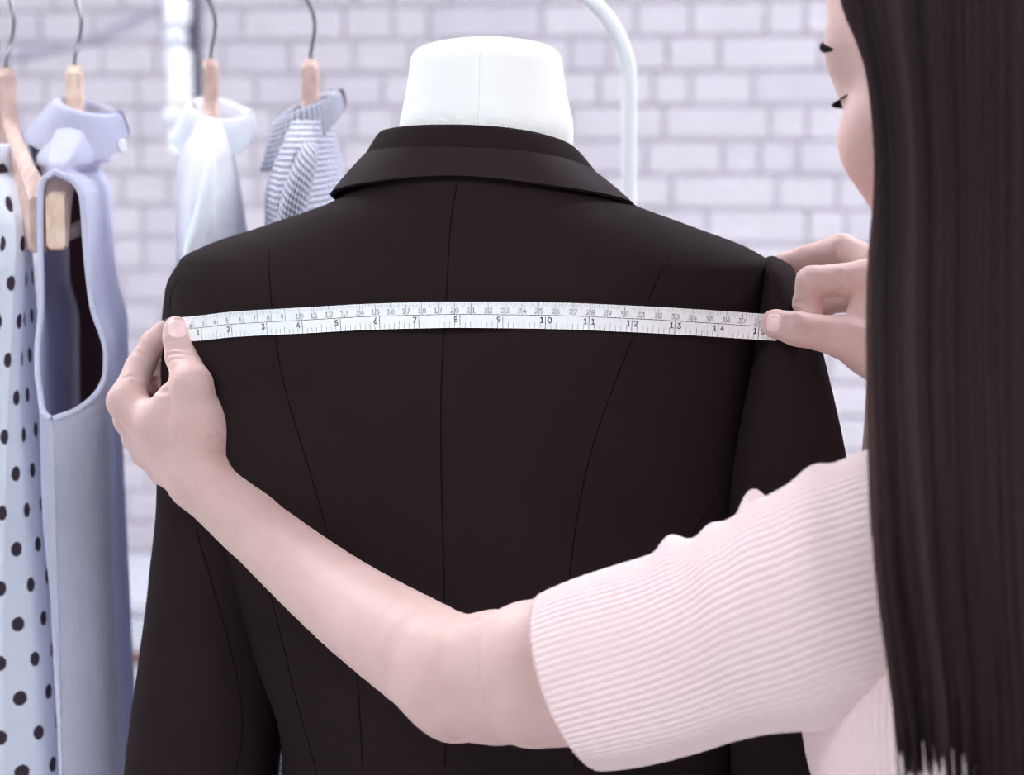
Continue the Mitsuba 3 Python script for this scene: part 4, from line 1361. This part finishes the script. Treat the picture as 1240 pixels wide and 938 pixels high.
def wrinkle(i, w):
    """gathers along the sleeve's upper side"""
    k = kk[i]
    top = np.exp(-((w + 0.15) / 0.42) ** 2) + np.exp(-((w - 2 * np.pi + 0.15) / 0.42) ** 2)
    e = 0
    for c, s, a in ((0.315, 0.026, 0.0065), (0.40, 0.022, 0.0030), (0.505, 0.018, 0.0080), (0.66, 0.035, 0.0040)):
        e = e + a * np.exp(-((k - c - 0.02 * np.sin(w)) / s) ** 2) * top
    fr = np.exp(-((w - 0.9) / 0.5) ** 2)
    e = e + 0.0008 * np.sin(k * 50 - 2.0 * w) * fr * np.clip((k - 0.25) / 0.2, 0, 1)
    return e + 0.0010 * np.sin(k * 11 + w * 2)


g = ribbed(cc, rad, rad * 0.93, upv, side, NRIB, 0.00045, extra=wrinkle)
hem = []
for o, j in ((0.0, 0), (0.0012, 1), (0.0026, 3), (0.003, 10)):
    hem.append(cc[j] + (g[j] - cc[j]) * (1 - o / rad[0]))
g = np.concatenate([np.array(hem[::-1][:-1]), g], 0)
parts = [gridmesh(g, closed_v=True)]
# body of the top
tz = [0.84, 0.95, 1.03, 1.10, 1.15, 1.20, 1.25, 1.28, 1.305, 1.325, 1.335]
wz = PchipInterpolator(tz, [0.166, 0.150, 0.146, 0.155, 0.160, 0.160, 0.150, 0.132, 0.098, 0.070, 0.064])
dz_ = PchipInterpolator(tz, [0.118, 0.108, 0.108, 0.122, 0.124, 0.112, 0.098, 0.084, 0.072, 0.064, 0.060])
tcx = PchipInterpolator(tz, [0.308, 0.305, 0.300, 0.294, 0.292, 0.295, 0.300, 0.303, 0.305, 0.306, 0.306])
tcy = PchipInterpolator(tz, [1.12, 1.118, 1.115, 1.110, 1.106, 1.103, 1.10, 1.098, 1.098, 1.098, 1.098])
q = np.linspace(0.84, 1.335, 110)
ctr = np.stack([tcx(q), tcy(q), q], 1)
gt = ribbed(ctr, wz(q), dz_(q), np.repeat(LB[None], 110, 0), np.repeat(FB[None], 110, 0), 170, 0.0006, per=8, extra=lambda i, w: 0.002 * np.sin(5 * w + q[i] * 25) * np.clip((1.2 - q[i]) / 0.1, 0, 1))
parts.append(gridmesh(gt, closed_v=True))
# far sleeve
cr = curve([S_R + 0.02 * (NB - S_R) + [0, 0, -0.01], S_R * 0.5 + ELR * 0.5, S_R * 0.25 + ELR * 0.75], 60)
t_, a_, b_ = frames(cr)
gr = ribbed(cr, np.full(60, 0.055), np.full(60, 0.055), a_, b_, 70, 0.0006, per=8)
gr = np.concatenate([gr[:1] * 0 + cr[0], gr], 0)
parts.append(gridmesh(gr, closed_v=True))
put(wm + '__knitted_top', mikit.ply(cat(parts), 'm_knit', smooth=True), label='blush pink ribbed short sleeved top')

# trousers and shoes
f_tr = blend([cone(HIP + [0, 0, 0.06], HIP, 0.105, 0.115)] + [c for s in (1, -1) for c in (cone(HIP + LB * 0.07 * s, np.array([0.325, 1.13, 0.47]) + LB * 0.085 * s, 0.092, 0.068), cone(np.array([0.325, 1.13, 0.47]) + LB * 0.085 * s, np.array([0.332, 1.125, 0.13]) + LB * 0.085 * s, 0.068, 0.060))], 0.02)
put(wm + '__trousers', mikit.ply(surface_nets(f_tr, [0.08, 0.88, 0.05], [0.56, 1.38, 1.0], 0.009), 'm_trousers', smooth=True))
for s in (1, -1):
    an = np.array([0.335, 1.12, 0.05]) + LB * 0.085 * s
    f_sh = blend([cone(an - FB * 0.03, an + FB * 0.08 + [0, 0, -0.012], 0.040, 0.036), cone(an + FB * 0.08 + [0, 0, -0.012], an + FB * 0.15 + [0, 0, -0.018], 0.036, 0.028), cone(an, an + [0, 0, 0.06], 0.04, 0.042)], 0.02)
    f_s2 = lambda p: np.maximum(f_sh(p), 0.002 - p[..., 2])
    put(wm + '__shoe', mikit.ply(surface_nets(f_s2, an + [-0.22, -0.22, -0.06], an + [0.22, 0.22, 0.14], 0.006), 'm_shoe', smooth=True))

# hair: a dark under layer with strands over it, combed along guide curves
GUIDES = [
    [(1120, -188, 1.10), (1050, -90, 1.088), (1021, 0, 1.078), (1046, 60, 1.068), (1061, 140, 1.060), (1064, 220, 1.052), (1057, 300, 1.032), (1054, 420, 1.000), (1056, 560, 0.962), (1064, 700, 0.948), (1077, 800, 0.946), (1088, 900, 0.952), (1091, 965, 0.956)],
    [(1150, -192, 1.085), (1098, -110, 1.055), (1082, -30, 1.035), (1092, 60, 1.022), (1102, 150, 1.012), (1106, 250, 1.000), (1104, 350, 0.985), (1104, 450, 0.966), (1109, 570, 0.944), (1119, 700, 0.930), (1132, 800, 0.930), (1142, 900, 0.936), (1147, 975, 0.941)],
    [(1200, -194, 1.055), (1188, -120, 1.015), (1184, -30, 0.992), (1184, 60, 0.982), (1185, 150, 0.976), (1186, 250, 0.970), (1185, 350, 0.960), (1185, 450, 0.948), (1188, 570, 0.932), (1194, 700, 0.922), (1202, 800, 0.922), (1208, 900, 0.927), (1212, 1015, 0.932)],
    [(1265, -194, 1.045), (1290, -125, 1.005), (1300, -30, 0.986), (1302, 60, 0.980), (1302, 150, 0.977), (1300, 250, 0.973), (1297, 350, 0.966), (1295, 450, 0.956), (1295, 570, 0.944), (1297, 700, 0.936), (1300, 800, 0.936), (1304, 900, 0.940), (1306, 1040, 0.945)],
    [(1300, -194, 1.07), (1375, -125, 1.045), (1408, -30, 1.035), (1414, 60, 1.03), (1412, 150, 1.026), (1408, 250, 1.02), (1402, 350, 1.012), (1396, 450, 1.006), (1392, 570, 1.0), (1390, 700, 0.998), (1390, 800, 0.998), (1390, 900, 1.0), (1390, 1020, 1.0)],
    [(1300, -192, 1.10), (1395, -135, 1.125), (1436, -30, 1.14), (1440, 60, 1.14), (1438, 150, 1.138), (1434, 250, 1.136), (1430, 350, 1.132), (1425, 450, 1.128), (1422, 570, 1.124), (1420, 700, 1.12), (1420, 800, 1.12), (1420, 900, 1.12), (1420, 1000, 1.12)],
    [(1255, -190, 1.13), (1300, -125, 1.185), (1318, -30, 1.20), (1324, 60, 1.20), (1328, 150, 1.20), (1330, 250, 1.198), (1331, 350, 1.194), (1332, 450, 1.19), (1332, 570, 1.186), (1332, 700, 1.184), (1332, 800, 1.182), (1332, 900, 1.182), (1332, 1000, 1.18)]]
GT = np.linspace(0, 1, 48)
GW = np.array([curve([P(*p) for p in g], 48) for g in GUIDES])                # guide, along, xyz
GS = CubicSpline(np.arange(len(GUIDES)), GW, axis=0)
# more guides in between, kept clear of the skull and, at the back, of the shoulders
SF = np.linspace(0, 6, 37)
GF = GS(SF)
part_ = np.array([H(0, 0.055, 0.116), H(0, 0.025, 0.124), H(0, -0.03, 0.124), H(0, -0.055, 0.116), H(0, -0.045, 0.118), H(0, 0.0, 0.124), H(0, 0.05, 0.117)])
root = CubicSpline(np.arange(7), part_, axis=0)(SF)
wr = np.clip(1 - GT / 0.10, 0, 1)[None, :, None] ** 0.8
GF = GF * (1 - wr) + root[:, None] * wr
for _ in range(6):
    p_ = GF.reshape(-1, 3)
    d_ = face(p_)
    gr_ = np.stack([face(p_ + e) - face(p_ - e) for e in np.eye(3) * 0.002], 1)
    gr_ /= np.linalg.norm(gr_, axis=1, keepdims=True) + 1e-9
    mv = np.clip(0.008 - d_, 0, 0.03) * (p_[:, 2] > 1.40)
    GF = (p_ + gr_ * mv[:, None]).reshape(GF.shape)
bz = np.clip(GF[..., 2], 0.85, 1.33)
bc = np.stack([np.interp(bz, [0.84, 1.03, 1.15, 1.335], [0.308, 0.300, 0.292, 0.306]), np.interp(bz, [0.84, 1.03, 1.15, 1.335], [1.12, 1.115, 1.106, 1.098])], -1)
dx = GF[..., :2] - bc
bu, bv = dx @ LB[:2], dx @ FB[:2]
bw, bd = np.interp(bz, [0.84, 1.03, 1.15, 1.25, 1.33], [0.19, 0.17, 0.18, 0.165, 0.085]), np.interp(bz, [0.84, 1.03, 1.15, 1.25, 1.33], [0.14, 0.13, 0.14, 0.115, 0.08])
br_ = np.maximum(np.sqrt((bu / bw) ** 2 + (bv / bd) ** 2), 0.35)
push = np.where(br_ < 1, 1 / br_, 1.0) - 1
push *= np.clip((SF - 2.1) / 0.8, 0, 1)[:, None] * np.clip((1.37 - GF[..., 2]) / 0.05, 0, 1)
GF[..., :2] += dx * push[..., None]
GF = gaussian_filter1d(GF, 0.8, axis=0, mode='nearest')
GS = CubicSpline(SF, GF, axis=0)
AXIS = np.array([0.285, 1.095])


def outward(p):
    o = p.copy()
    o[..., :2] -= AXIS
    o[..., 2] = 0
    o[..., 2] += np.clip((p[..., 2] - 1.50) * 1.5, 0, 0.1)
    return o / (np.linalg.norm(o, axis=-1, keepdims=True) + 1e-9)


ss = np.linspace(0.05, 5.95, 160)
base = GS(ss)
base = base - outward(base) * 0.0055
tend = np.interp(ss, [0, 0.5, 1.2, 1.8, 2.3, 6], [0.70, 0.75, 0.81, 0.90, 0.97, 0.98]) + 0.025 * np.sin(ss * 23)
bg = np.array([np.stack([np.interp(GT * e, GT, b_[:, k]) for k in range(3)], 1) for b_, e in zip(base, tend)])
bg = bg
put(wm + '__hair_under_layer', mikit.ply(gridmesh(bg), 'm_hair_base', smooth=True), label='dark under layer of the hair')
hr = np.random.default_rng(11)
NS = 5200
vs, fs, cols, o = [], [], [], 0
for i in range(NS):
    s0 = hr.uniform(-0.05, 2.7) if i < NS * 0.72 else hr.uniform(2.7, 6.0)
    stray = i % 60 == 0
    if i % 16 == 0:
        s0 = hr.uniform(-0.10, 0.12)
    lock = (math.floor(s0 * 9) + 0.5) / 9 + 0.03 * math.sin(37 * math.floor(s0 * 9))
    pull = hr.uniform(0.2, 0.9)
    t1 = 1.0 - abs(hr.normal(0, 0.035)) - 0.05 * (0.5 + 0.5 * math.sin(lock * 29)) * (s0 < 1.8)
    if s0 < 0.12:
        t1 -= hr.uniform(0, 0.22)
    elif s0 < 1.7:
        t1 -= min(0.25, hr.exponential(0.055))
    tt_ = np.linspace(hr.uniform(0, 0.05), t1, 30)
    low_ = np.clip((tt_ - 0.62) / 0.38, 0, 1)
    sv = s0 + (lock - s0) * pull * low_ ** 1.5 + (0.012 + 0.03 * low_) * np.sin(tt_ * hr.uniform(4, 9) + hr.uniform(0, 6)) * tt_
    if stray:
        sv = sv + hr.uniform(-0.25, 0.25) * np.clip((tt_ - 0.4) / 0.6, 0, 1)
    sv = np.clip(sv, -0.12, 6.0)
    j = np.clip(tt_ * 47, 0, 46.999)
    j0 = j.astype(int)
    allp = GS(sv)                                               # (30, 48, 3)
    r_ = np.arange(30)
    p = allp[r_, j0] * (1 - (j - j0))[:, None] + allp[r_, j0 + 1] * (j - j0)[:, None]
    p = p + outward(p) * (hr.uniform(-0.005, 0.002) + 0.0010 * np.sin(s0 * 17 + 2 * tt_) * np.clip(tt_ * 3, 0, 1))[:, None]
    rad_ = hr.uniform(0.0004, 0.0008) * np.interp(tt_, [0, 0.1, 0.75, 1], [0.7, 1, 1, 0.35])
    v, f = tube(p, rad_, 4, cap=False)
    c = np.clip(0.35 * hr.uniform(0, 1) + 0.65 * (0.5 + 2.4 * (float(meshkit.fbm(np.array([[s0 * 9, 3.3, 0.0]]), 3)[0]) - 0.5)), 0, 1)
    cc_ = np.array([0.0095, 0.0052, 0.0058]) * (1 - c) + np.array([0.050, 0.027, 0.030]) * c
    if s0 < 0.10:
        cc_ = cc_ * 0.5 + np.array([0.085, 0.045, 0.043]) * 0.5
    vs.append(v)
    fs.append(f + o)
    cols.append(np.repeat(cc_[None], len(v), 0))
    o += len(v)
put(wm + '__hair', mikit.ply((np.vstack(vs), np.vstack(fs)), 'm_hair', smooth=True, color=np.vstack(cols)), label='long straight dark brown hair')
